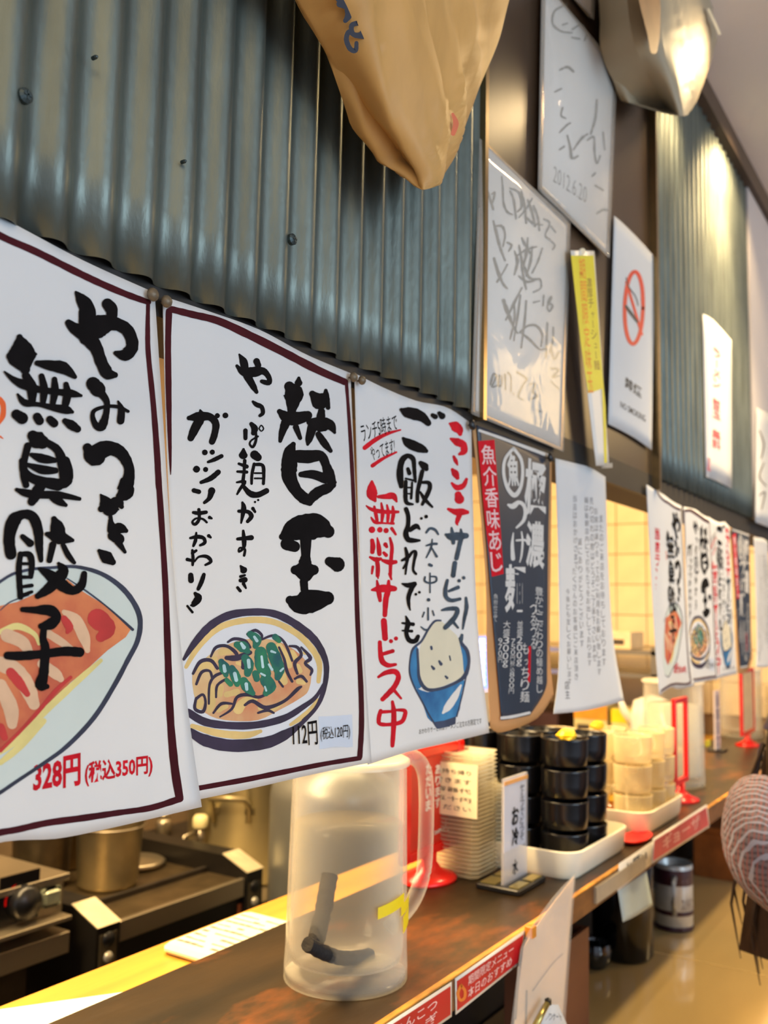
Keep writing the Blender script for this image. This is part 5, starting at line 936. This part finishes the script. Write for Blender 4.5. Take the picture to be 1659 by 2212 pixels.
wb = PZ(1222, 2165, ZL)
bx_ = thing('wooden_box', 'brown wooden box standing under the shelf behind the leaflet sleeve', 'box', (wb.x - .02, wb.y, ZL))
WB = M('reddish_wood', (112, 64, 40), .5, var=.2, scale=10, stretch=(1, .3, 1))
x1 = -0.50; ya, yb = PX(1208, 2100, x1).y, PX(1272, 2060, x1).y; zt = PX(1270, 2003, x1).z
B().box((x1 - .08, ya, ZL), (x1 - .074, yb, zt)).build('side', WB, bx_); B().box((x1 - .006, ya, ZL), (x1, yb, zt)).build('side', WB, bx_)
B().box((x1 - .074, ya, ZL), (x1 - .006, ya + .006, zt)).build('side', WB, bx_); B().box((x1 - .074, yb - .006, ZL), (x1 - .006, yb, zt)).build('side', WB, bx_); B().box((x1 - .074, ya + .006, ZL), (x1 - .006, yb - .006, ZL + .006)).build('bottom', WB, bx_)
gj = PZ(1296, 2106, ZL)
tag(auto(B().lathe(gj + Vector((-.02, .03, 0)), [(.0001, .001), (.018, .001), (.027, .012), (.029, .030), (.026, .040), (.0245, .038), (.026, .028), (.016, .006), (.0001, .005)], 28).build('glass_bowl', M('dark_glass', (24, 32, 34), .08, var=.2, spec=.9)), 50), 'small dark glass bowl between the wooden box and the canister', 'bowl')
cb = PZ(1500, 1905, ZL)
for k, (yo, zz, lb, col) in enumerate(((.12, .10, 'orange brown wooden chopstick box under the shelf beyond the can', (150, 82, 34)), (.30, .085, 'dark red lacquered box under the shelf past the chopstick box', (70, 18, 16)))):
    t = thing('chopstick_box' if k == 0 else 'lacquer_box', lb, 'box', (-0.53, cb.y + yo, ZL)); m = M('box_wood_%d' % k, col, .35, var=.2)
    B().box((-0.59, cb.y + yo - .07, ZL), (-0.475, cb.y + yo + .07, ZL + zz), .003).build('body', m, t); B().box((-0.593, cb.y + yo - .073, ZL + zz), (-0.472, cb.y + yo + .073, ZL + zz + .012), .003).build('lid', m, t)

# ================================================================== kitchen
XF = -1.235
SSB = M('warm_brushed_steel', (168, 156, 134), .32, .85, .12, 10, stretch=(1, .2, 1))
nb = thing('noodle_boiler', 'black and stainless noodle boiler with cut-corner end posts, behind the pine ledge', 'cooker', (-1.45, 1.3, -1.4))
yl0, yl1 = PX(207, 2040, XF).y, PX(258, 2020, XF).y; yr0, yr1 = PX(532, 1900, XF).y, PX(567, 1890, XF).y
zs1 = PX(210, 2006, XF).z; zs2 = PX(184, 1947, XF - .065).z
for (a, c, xb, zk) in ((yl0, yl1, -1.62, 0), (yr0, yr1, -1.75, .008)):
    B().prism([(XF, -1.4), (XF, zs1 + zk), (XF - .065, zs2 + zk), (xb, zs2 + zk), (xb, -1.4)], 'Y', a, c).build('end_post', M('boiler_black', (28, 25, 22), .4, .2), nb)
    B().add([(XF + .001, a, zs1 + zk), (XF + .001, c, zs1 + zk), (XF - .064, c, zs2 + zk + .001), (XF - .064, a, zs2 + zk + .001), (XF + .003, a, zs1 + zk + .001), (XF + .003, c, zs1 + zk + .001), (XF - .064, c, zs2 + zk + .003), (XF - .064, a, zs2 + zk + .003)], [(0, 3, 2, 1), (4, 5, 6, 7), (0, 1, 5, 4), (1, 2, 6, 5), (2, 3, 7, 6), (3, 0, 4, 7)]).build('post_cap', M('post_cap_steel', (214, 202, 170), .42, .5), nb)
    pl = B().box((XF, a + .006, zs1 - .16), (XF + .002, c - .006, zs1 - .012), .001).build('control_plate', M('control_plate', (92, 84, 66), .4, .5), nb)
    for dz in (.050, .088):
        B().lathe((XF + .002, (a + c) / 2, zs1 - dz), [(.0001, .006), (.007, .005), (.009, .001), (.009, 0)], 18, 'X').build('button', M('button_steel', (200, 196, 180), .3, .6), pl, smooth=True)
    B().lathe((XF + .002, (a + c) / 2, zs1 - .022), [(.0001, .004), (.011, .003), (.012, 0)], 18, 'X').build('pilot_dial', BLACK(), pl, smooth=True)
zb = PX(262, 1990, XF).z
B().box((-1.75, yl1 + .001, -1.4), (XF - .012, yr0 - .001, zb - .035)).build('body', M('boiler_black', (28, 25, 22), .4, .2), nb)
B().box((-1.75, yl1 + .001, zb - .035), (XF - .012, yr0 - .001, zb - .004)).build('top', M('boiler_top', (96, 82, 60), .35, .7, .2), nb)
B().box((XF - .012, yl1 + .003, zb - .034), (XF - .002, yr0 - .003, zb), .001).build('front_lip', SSB, nb)
B().box((XF - .11, yl1 + .003, zb - .006), (XF - .10, yr0 - .003, zb + .006)).build('inner_lip', DARKSTEEL(), nb)
wl_ = PX(545, 1962, XF)
B().box((XF - .012, wl_.y - .03, wl_.z - .02), (XF - .0105, wl_.y - .015, wl_.z + .012)).build('warning_label', M('warning_label', (200, 120, 80), .5, var=.4, scale=120), nb)
B().lathe((-1.48, 1.375, zb - .004), [(.0001, .002), (.055, .002), (.06, .010), (.053, .014), (.0001, .018)], 36).build('well_lid', SSB, nb, smooth=True)
def pot(name, lb, c, r, h, mat, hand=False, taper=.9):
    t = thing(name, lb, 'pot', c); c = Vector(c)
    B().lathe(c, [(.0001, .001), (r * taper * .95, .001), (r * taper, .008), (r, h - .012), (r * 1.05, h - .009), (r * 1.05, h - .003), (r, h), (r * .97, h - .004), (r * taper * .94, .012), (.0001, .010)], 40).build('body', mat, t, smooth=True)
    return t
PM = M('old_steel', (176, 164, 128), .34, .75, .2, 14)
pot('steel_pot', 'round stainless insert pot with wire rim standing on the noodle boiler', tuple(PZ(232, 1912, zb - .0035)), .062, .130, PM)
bpy.data.objects['steel_pot']; r_ = PZ(232, 1912, zb - .0035)
B().lathe(r_ + Vector((0, 0, .112)), [(.0655, -.002), (.0675, 0), (.0655, .002), (.0640, 0), (.0655, -.002)], 36).build('wire_ring', SSB, bpy.data.objects['steel_pot'], smooth=True)
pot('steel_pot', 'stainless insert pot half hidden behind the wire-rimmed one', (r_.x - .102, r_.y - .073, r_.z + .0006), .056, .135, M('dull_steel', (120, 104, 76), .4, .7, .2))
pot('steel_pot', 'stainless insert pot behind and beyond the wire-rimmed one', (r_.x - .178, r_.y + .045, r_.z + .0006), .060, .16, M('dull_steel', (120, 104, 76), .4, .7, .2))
sc_ = Vector((-1.50, 1.735, -0.62))
SP = M('aluminium_pot', (186, 176, 138), .45, .55, .12, 8)
sp = pot('stock_pot', 'large aluminium stock pot with riveted loop handle behind the noodle boiler', tuple(sc_), .135, .36, SP, taper=1.0)
dr = (Vector((0, 0, 0)) - Vector((sc_.x, sc_.y, 0))).normalized(); dr = Vector((dr.x * .97 - dr.y * -.25, dr.y * .97 + dr.x * -.25, 0)).normalized(); sd = Vector((-dr.y, dr.x, 0))
hz = PX(545, 1722, -1.4).z
hp = []
for s_ in (-1, 1):
    base = sc_ + dr * .128 + sd * (.040 * s_); base.z = hz - .035
    B().lathe(base + Vector((0, 0, 0)), [(.0001, .012), (.010, .010), (.012, -.004), (.0001, -.006)], 12).build('handle_plate', M('handle_alloy', (150, 136, 100), .4, .7), sp)
b = B().tube([P_(*(sc_ + dr * .137 - sd * .040).xy, hz - .055), P_(*(sc_ + dr * .142 - sd * .042).xy, hz - .02), P_(*(sc_ + dr * .17 - sd * .038).xy, hz), P_(*(sc_ + dr * .175).xy, hz + .004), P_(*(sc_ + dr * .17 + sd * .038).xy, hz), P_(*(sc_ + dr * .142 + sd * .042).xy, hz - .02), P_(*(sc_ + dr * .137 + sd * .040).xy, hz - .055)], .0065, 10); b.build('handle', M('handle_alloy', (150, 136, 100), .4, .7), sp, smooth=True)
B().box((-1.75, 1.52, -1.4), (-1.32, 1.95, -0.621)).build('x', SSB); ob = bpy.data.objects['x']; ob.name = 'burner_stand'; tag(ob, 'low steel stand carrying the large aluminium stock pot', 'stand')
cyl = Vector((-1.15, 1.60, -1.4))
tag(B().lathe(cyl, [(.0001, 0), (.13, 0), (.13, 1.02), (.125, 1.05), (.06, 1.09), (.0001, 1.10)], 48).build('steel_cylinder', M('cool_grey_steel', (132, 134, 130), .38, .6, .12, 6), smooth=True), 'tall grey steel cylinder of kitchen equipment behind the pitcher', 'equipment')
# stove with dial
xs_ = -1.275; sv = thing('gas_stove', 'stainless stove with a black control dial and front rails, behind the pine ledge', 'stove', (-1.45, .8, -1.4))
ye = PX(142, 1900, xs_).y; zt_ = PX(142, 1893, xs_).z; zb_ = PX(130, 1975, xs_).z
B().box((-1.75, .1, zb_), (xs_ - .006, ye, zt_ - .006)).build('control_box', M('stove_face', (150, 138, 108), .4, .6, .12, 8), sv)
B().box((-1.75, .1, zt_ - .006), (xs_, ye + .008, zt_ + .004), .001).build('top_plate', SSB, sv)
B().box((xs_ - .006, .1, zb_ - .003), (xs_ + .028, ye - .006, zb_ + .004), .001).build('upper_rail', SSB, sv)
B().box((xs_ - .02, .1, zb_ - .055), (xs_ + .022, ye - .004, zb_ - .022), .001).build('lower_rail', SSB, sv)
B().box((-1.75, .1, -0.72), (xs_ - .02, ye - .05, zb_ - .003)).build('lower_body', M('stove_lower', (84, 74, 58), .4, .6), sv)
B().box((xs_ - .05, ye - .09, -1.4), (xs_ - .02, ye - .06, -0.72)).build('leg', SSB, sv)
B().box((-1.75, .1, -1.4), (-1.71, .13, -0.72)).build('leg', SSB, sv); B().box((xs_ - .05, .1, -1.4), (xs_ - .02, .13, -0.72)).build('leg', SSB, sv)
k0 = PX(44, 1942, xs_)
dp = B().box((xs_ - .006, k0.y - .035, k0.z - .036), (xs_ - .003, k0.y + .036, k0.z + .038)).build('dial_plate', M('dial_black', (14, 13, 14), .25), sv)
B().lathe((xs_ - .003, k0.y + .006, k0.z - .006), [(.0001, .022), (.022, .020), (.026, .012), (.026, 0)], 26, 'X').build('dial', BLACK(), dp, smooth=True)
b = B(); vs = []; 
for i in range(9):
    a = 2.0 + i * .16; 
    for rr in (.027, .031 - abs(i - 6) * .0005): vs.append((xs_ - .0022, k0.y + .004 + rr * math.cos(a), k0.z - .002 + rr * math.sin(a)))
b.add(vs, [(2 * i, 2 * i + 1, 2 * i + 3, 2 * i + 2) for i in range(8)]); b.build('red_arc', REDP(), dp)
k1_ = PX(108, 1925, xs_)
B().box((xs_ - .006, k1_.y - .02, k1_.z - .022), (xs_ + .010, k1_.y + .02, k1_.z + .006), .008).build('push_knob', M('green_steel', (170, 176, 150), .25, .6), sv)
# mixer tap with white cap
tp = thing('wall_tap', 'chrome tap with cream cap and two bent arms behind the noodle boiler', 'tap', tuple(PX(433, 1830, -1.5)))
q = lambda x, y, X=-1.5: PX(x, y, X)
B().tube([q(433, 1835), q(433, 1786)], .012, 14).build('valve', SSB, tp, smooth=True); B().lathe(q(433, 1786), [(.017, 0), (.018, .006), (.017, .020), (.012, .026), (.0001, .027)], 20).build('cap', M('cream_cap', (226, 214, 160), .35), tp, smooth=True)
B().tube([q(425, 1796), q(398, 1808), q(390, 1850), q(376, 1885)], .0045, 8).build('arm', SSB, tp, smooth=True); B().tube([q(428, 1802), q(405, 1838), q(380, 1878)], .0045, 8).build('arm', SSB, tp, smooth=True)
jr = PX(352, 1806, -1.85)
sj = thing('steel_shaker', 'small steel shaker glinting in the dark behind the boiler', 'shaker', tuple(jr))
B().lathe(jr, [(.0001, 0), (.022, 0), (.022, .035), (.018, .045), (.0001, .047)], 20).build('body', SSB, sj, smooth=True); B().lathe(jr + Vector((0, 0, .045)), [(.012, 0), (.018, .006), (.012, .016), (.0001, .018)], 16).build('lid', SSB, sj, smooth=True)
tag(B().box((-1.93, 1.0, jr.z - .02), (-1.79, 2.2, jr.z - .0005)).build('steel_shelf', DARKSTEEL()), 'dark steel back shelf under the small shaker', 'shelf')
# things on the pine ledge
ZE = -0.362
wp = [PZ(0, 2158, ZE), PZ(305, 2124, ZE), PZ(310, 2135, ZE), PZ(150, 2196, ZE), PZ(0, 2240, ZE)]
wt = B().add([(-0.763, .40, ZE + .0005), (-0.655, .40, ZE + .0005), (-0.655, .690, ZE + .0005), (-0.768, .52, ZE + .0005), (-0.763, .40, ZE + .0035), (-0.655, .40, ZE + .0035), (-0.655, .690, ZE + .0035), (-0.768, .52, ZE + .0035)], [(0, 3, 2, 1), (4, 5, 6, 7), (0, 1, 5, 4), (1, 2, 6, 5), (2, 3, 7, 6), (3, 0, 4, 7)])
tag(wt.build('white_board', M('bright_white', (250, 248, 240), .4, var=.01)), 'plain white board lying on the pine ledge at the near end', 'board')
cl_ = thing('printed_pad', 'white rounded plastic pad with rows of dark marks on the pine ledge', 'pad', (-0.70, .80, ZE))
a0, a1 = PZ(362, 2066, ZE).y, .865
B().box((-0.742, a0, ZE + .0004), (-0.662, a1, ZE + .011), .006).build('case', WHITEP(), cl_)
b = B(); rnd = random.Random(5)
for i in range(9):
    for j in range(7):
        x = -0.735 + j * .0095; y = a0 + .016 + i * .0125
        if rnd.random() < .85: b.box((x, y, ZE + .011), (x + .0085, y + .002 + rnd.random() * .003, ZE + .0112))
tag(b.build('printed_marks', M('pad_print', (112, 110, 100), .6), cl_), kind='stuff')
# kitchen far end: shelves, boxes, kettle
ks = thing('steel_rack', 'steel kitchen rack with shelves at the tiled end wall', 'rack', (-1.0, 2.8, -1.4))
for z in (-0.39, -0.165, -0.10): B().box((-1.5, 2.62, z - .012), (-0.78, 2.95, z)).build('shelf', SSB, ks)
for x in (-1.5, -0.80):
    for y in (2.62, 2.93): B().box((x, y, -1.4), (x + .02, y + .02, -0.09)).build('post', SSB, ks)
def carton(lb, x, y, z, dx, dy, dz, col, band=None, name='carton'):
    t = thing(name, lb, 'box', (x, y, z)); B().box((x - dx / 2, y - dy / 2, z), (x + dx / 2, y + dy / 2, z + dz), .001).build('box', M('carton_%d_%d_%d' % col, col, .6, var=.1), t)
    B().box((x - dx / 2 + .01, y - dy / 2 - .0015, z + dz * .25), (x + dx / 2 - .02, y - dy / 2, z + dz * .55)).build('printed_label', M('carton_print', (70, 56, 40), .6, var=.4, scale=70), t)
    if band: B().box((x - dx / 2, y - dy / 2 - .001, z + dz * .68), (x + dx / 2, y - dy / 2, z + dz)).build('colour_band', M('band_%d_%d_%d' % band, band, .5), t)
carton('cream carton with an orange band on the kitchen rack', -0.985, 2.70, -0.389, .10, .12, .125, (214, 196, 130), (226, 150, 30))
carton('cream carton with a bright yellow band on the kitchen rack', -0.875, 2.70, -0.389, .095, .12, .120, (226, 210, 140), (240, 214, 10))
carton('pale box on the upper shelf of the kitchen rack', -0.93, 2.72, -0.099, .12, .12, .05, (232, 206, 160))
carton('dark maroon box on the lower rack shelf', -1.16, 2.72, -0.389, .14, .14, .09, (60, 30, 28))
carton('yellow tub on the upper rack shelf behind the typed notice', -1.22, 2.72, -0.099, .10, .1, .06, (200, 180, 40))
kp = thing('white_kettle', 'white enamel kettle with pointed spout beside the far menu sheets', 'kettle', (-0.66, 2.33, ZE))
B().lathe((-0.709, 2.33, ZE + .0005), [(.0001, 0), (.052, 0), (.055, .01), (.052, .12), (.045, .15), (.02, .16), (.0001, .165)], 32).build('body', M('white_enamel', (236, 230, 214), .25), kp, smooth=True)
B().tube([P_(-.750, 2.32, ZE + .09), P_(-.775, 2.31, ZE + .125), P_(-.785, 2.305, ZE + .16)], [.014, .010, .005], 12).build('spout', M('white_enamel', (236, 230, 214), .25), kp, smooth=True)
bs = PX(1041, 1372, -1.2); be = PX(1041, 1492, -1.2)
bl = thing('lit_panel', 'small blue-white lit panel glowing in the gap beside the navy menu sheet', 'display', tuple(be))
B().box((-1.215, bs.y - .10, be.z), (-1.203, bs.y + .10, bs.z)).build('housing', WHITEP(), bl); B().box((-1.203, bs.y - .095, be.z + .006), (-1.2, bs.y + .095, bs.z - .006)).build('screen', M('blue_screen', (110, 140, 255), .5, emit=2.2), bl)
b = B()
for k in range(7): world_text(b, '三', (-1.199, bs.y - .03, bs.z - .012 - k * .019), (0, .05, 0), (0, 0, -.012), .04)
b.build('lit_lettering', M('white_screen', (236, 244, 255), .5, emit=4), bl)
B().box((-1.26, bs.y - .1, -1.4), (-1.18, bs.y + .1, be.z)).build('housing_stand', WHITEP(), bl)

# ================================================================== seated customer at the frame edge
def figure(name, joints, edges, mat, parent=None, sub=2):
    me = bpy.data.meshes.new(name); me.from_pydata([Vector(j[0]) - ORI[parent.name] for j in joints], edges, []); ob = bpy.data.objects.new(name, me); C.objects.link(ob); ob.parent = parent
    ORI[ob.name] = ORI[parent.name]
    md = ob.modifiers.new('skin', 'SKIN'); md.use_smooth_shade = True
    if not me.skin_vertices: me.attributes.new if False else None
    for i, j in enumerate(joints):
        r = j[1]; me.skin_vertices[0].data[i].radius = (r, r) if not isinstance(r, tuple) else r
    me.skin_vertices[0].data[0].use_root = True
    ss = ob.modifiers.new('sub', 'SUBSURF'); ss.levels = ss.render_levels = sub
    me.materials.append(mat); return ob
pe = thing('person', 'person in a pale plaid shirt with long dark hair, eating at the counter', 'person', (0.35, 1.45, -1.4))
SKIN = M('skin', (214, 168, 138), .5, var=.05, scale=20)
J = [((.36, 1.45, -.78), .13), ((.22, 1.45, -.60), .125), ((.07, 1.44, -.44), .13), ((-.01, 1.44, -.34), .08), ((-.07, 1.44, -.28), .048), ((-.15, 1.44, -.25), .07), ((-.185, 1.44, -.205), .088), ((-.18, 1.44, -.15), .07),
     ((.05, 1.60, -.40), .055), ((-.12, 1.66, -.53), .043), ((-.17, 1.63, -.55), .033), ((-.20, 1.60, -.555), .026),
     ((.04, 1.28, -.40), .055), ((-.262, 1.25, -.295), .040), ((-.268, 1.33, -.245), .034), ((-.255, 1.365, -.235), .026),
     ((.30, 1.54, -.82), .095), ((-.02, 1.55, -.86), .075), ((.0, 1.55, -1.12), .055), ((.02, 1.55, -1.34), .04), ((-.07, 1.55, -1.37), .03),
     ((.30, 1.36, -.82), .095), ((-.02, 1.35, -.86), .075), ((.0, 1.35, -1.12), .055), ((.02, 1.35, -1.34), .04), ((-.07, 1.35, -1.37), .03)]
Ed = [(0, 1), (1, 2), (2, 3), (3, 4), (4, 5), (5, 6), (6, 7), (2, 8), (8, 9), (9, 10), (10, 11), (2, 12), (12, 13), (13, 14), (14, 15), (0, 16), (16, 17), (17, 18), (18, 19), (19, 20), (0, 21), (21, 22), (22, 23), (23, 24), (24, 25)]
figure('body', J, Ed, SKIN, pe)
# shirt: plaid
PLD = M('plaid_shirt', (112, 98, 104), .8, var=.08, scale=60)
def plaid(m):
    nt = m.node_tree; N = nt.nodes; L = nt.links; b = N['Principled BSDF']; src = b.inputs['Base Color'].links[0].from_socket
    for k, (sc, col, prof, th, d) in enumerate(((44, (74, 60, 66), 'SIN', .6, 'Z'), (52, (150, 84, 80), 'SIN', .75, 'X'), (37, (158, 160, 178), 'SIN', .74, 'Y'))):
        wv = N.new('ShaderNodeTexWave'); wv.bands_direction = d; wv.inputs['Scale'].default_value = sc; wv.inputs['Distortion'].default_value = 4.0
        L.new(N['Texture Coordinate'].outputs['Object'], wv.inputs['Vector'])
        mr = N.new('ShaderNodeMapRange'); mr.inputs[1].default_value = th; mr.inputs[2].default_value = th + .15; mr.inputs[4].default_value = .8; L.new(wv.outputs[1], mr.inputs[0])
        x = N.new('ShaderNodeMix'); x.data_type = 'RGBA'; L.new(mr.outputs[0], x.inputs[0]); L.new(src, x.inputs[6]); x.inputs[7].default_value = lin(col); src = x.outputs[2]
    L.new(src, b.inputs['Base Color'])
plaid(PLD)
Js = [((.37, 1.45, -.79), .14), ((.22, 1.45, -.60), .145), ((.085, 1.44, -.44), .138), ((.0, 1.44, -.345), .085),
      ((.045, 1.60, -.40), .075), ((-.12, 1.66, -.52), .060), ((-.16, 1.635, -.537), .046), ((.04, 1.28, -.40), .075), ((-.262, 1.25, -.300), .054), ((-.268, 1.33, -.245), .048), ((-.257, 1.355, -.245), .044)]
figure('shirt', Js, [(0, 1), (1, 2), (2, 3), (2, 4), (4, 5), (5, 6), (2, 7), (7, 8), (8, 9), (9, 10)], PLD, pe)
figure('trousers', [((.37, 1.45, -.79), .13), ((.29, 1.54, -.82), .100), ((-.03, 1.55, -.86), .086), ((.0, 1.55, -1.12), .07), ((.02, 1.55, -1.31), .062), ((.29, 1.36, -.82), .100), ((-.03, 1.35, -.86), .086), ((.0, 1.35, -1.12), .07), ((.02, 1.35, -1.31), .062)], [(0, 1), (1, 2), (2, 3), (3, 4), (0, 5), (5, 6), (6, 7), (7, 8)], M('dark_trousers', (44, 44, 54), .8), pe)
def hand(wrist, fwd, side, up, nm='hand'):
    w0 = Vector(wrist); f = Vector(fwd).normalized(); s_ = Vector(side).normalized(); u = Vector(up).normalized()
    for k, (o, ln) in enumerate(((-.026, .062), (-.009, .072), (.009, .068), (.026, .054))):
        p0 = w0 + f * .045 + s_ * o; pts = [(p0, .010), (p0 + f * .035, .009), (p0 + f * (.035 + ln * .3) - u * .010, .0082), (p0 + f * (.035 + ln * .5) - u * .026, .0074), (p0 + f * (.032 + ln * .5) - u * .040, .0065)]
        figure('finger', pts, [(0, 1), (1, 2), (2, 3), (3, 4)], SKIN, pe, 1)
    figure('thumb', [(w0 + f * .02 + s_ * -.022, .012), (w0 + f * .045 + s_ * -.046 - u * .01, .0105), (w0 + f * .07 + s_ * -.05 - u * .024, .0085)], [(0, 1), (1, 2)], SKIN, pe, 1)
    figure('palm', [(w0, .024), (w0 + f * .03, (.018, .034)), (w0 + f * .06, (.014, .036))], [(0, 1), (1, 2)], SKIN, pe, 1)
hand((-.19, 1.60, -.555), (-.3, -1, -.05), (0, 1, 0), (0, 0, 1)); hand((-.255, 1.365, -.235), (.35, .9, .25), (.3, 0, -.9), (-.9, .3, -.1))
HAIR = M('dark_hair', (42, 28, 20), .38, var=.35, scale=60, stretch=(6, 6, .5))
b = B(); hc = Vector((-.178, 1.44, -.19)); vs = []; fs = []; NU, NV = 26, 14
for j in range(NV + 1):
    for i in range(NU):
        a = 2 * math.pi * i / NU; t = j / NV
        if t < .55: th = t / .55 * math.pi / 2; r = math.sin(th); z = math.cos(th) * .105
        else: r = 1.0 - .1 * (t - .55); z = -(t - .55) / .45 * .26
        face = math.cos(a - math.pi) > .80
        rad = .102 * r * (1 + .035 * math.sin(a * 13 + j * .5) + .05 * math.sin(a * 5 + 1))
        if face and z < .035: rad *= .86; z = .035
        vs.append(hc + Vector((rad * math.cos(a) * 1.08 + (-.16 * max(0, -z) if not face else 0), rad * math.sin(a) * .95, z)))
for j in range(NV):
    for i in range(NU):
        k = (i + 1) % NU; fs.append((j * NU + i, j * NU + k, (j + 1) * NU + k, (j + 1) * NU + i))
b.add(vs, fs).build('hair', HAIR, pe, smooth=True)
b = B(); rnd = random.Random(11)
for k in range(110):
    a = math.pi + rnd.uniform(-1.5, 1.5); x0, y0 = -.178 + .11 * math.cos(a), 1.44 + .095 * math.sin(a); z0 = -.20 + rnd.uniform(-.03, .03); dz = rnd.uniform(.12, .30); dx = rnd.uniform(-.05, .0)
    if abs(a - math.pi) < .5: continue
    b.tube([(x0, y0, z0), (x0 + dx * .6, y0 - .004, z0 - dz * .4), (x0 + dx, y0, z0 - dz * .75), (x0 + dx * .8, y0 + .01, z0 - dz)], [.0025, .003, .002, .0006], 5)
tag(b.build('hair_strands', HAIR, pe), kind='stuff')
fc = Vector((-.264, 1.44, -.21))
for s_ in (-1, 1): B().lathe(fc + Vector((-.004, .032 * s_, .012)), [(.0001, -.009), (.007, -.006), (.009, 0), (.007, .006), (.0001, .009)], 12, 'X').build('eye', M('eye_dark', (30, 22, 20), .2), pe, smooth=True)
B().tube([fc + Vector((.0, 0, .01)), fc + Vector((-.018, 0, -.018)), fc + Vector((-.004, 0, -.028))], [.006, .010, .008], 10).build('nose', SKIN, pe, smooth=True)
B().tube([fc + Vector((.004, -.02, -.05)), fc + Vector((-.004, 0, -.048)), fc + Vector((.004, .02, -.05))], [.003, .006, .003], 8).build('mouth', M('lips', (178, 96, 88), .4), pe, smooth=True)
sto = thing('stool', 'round counter stool under the seated person', 'stool', (.36, 1.45, -1.4))
B().lathe((.36, 1.45, -1.0), [(.0001, 0), (.17, 0), (.18, .02), (.17, .045), (.0001, .05)], 32).build('seat', M('stool_vinyl', (60, 30, 24), .4), sto, smooth=True); B().lathe((.36, 1.45, -1.4), [(.0001, 0), (.16, 0), (.16, .015), (.025, .03), (.025, .40), (.0001, .40)], 24).build('pedestal', SSB, sto, smooth=True)
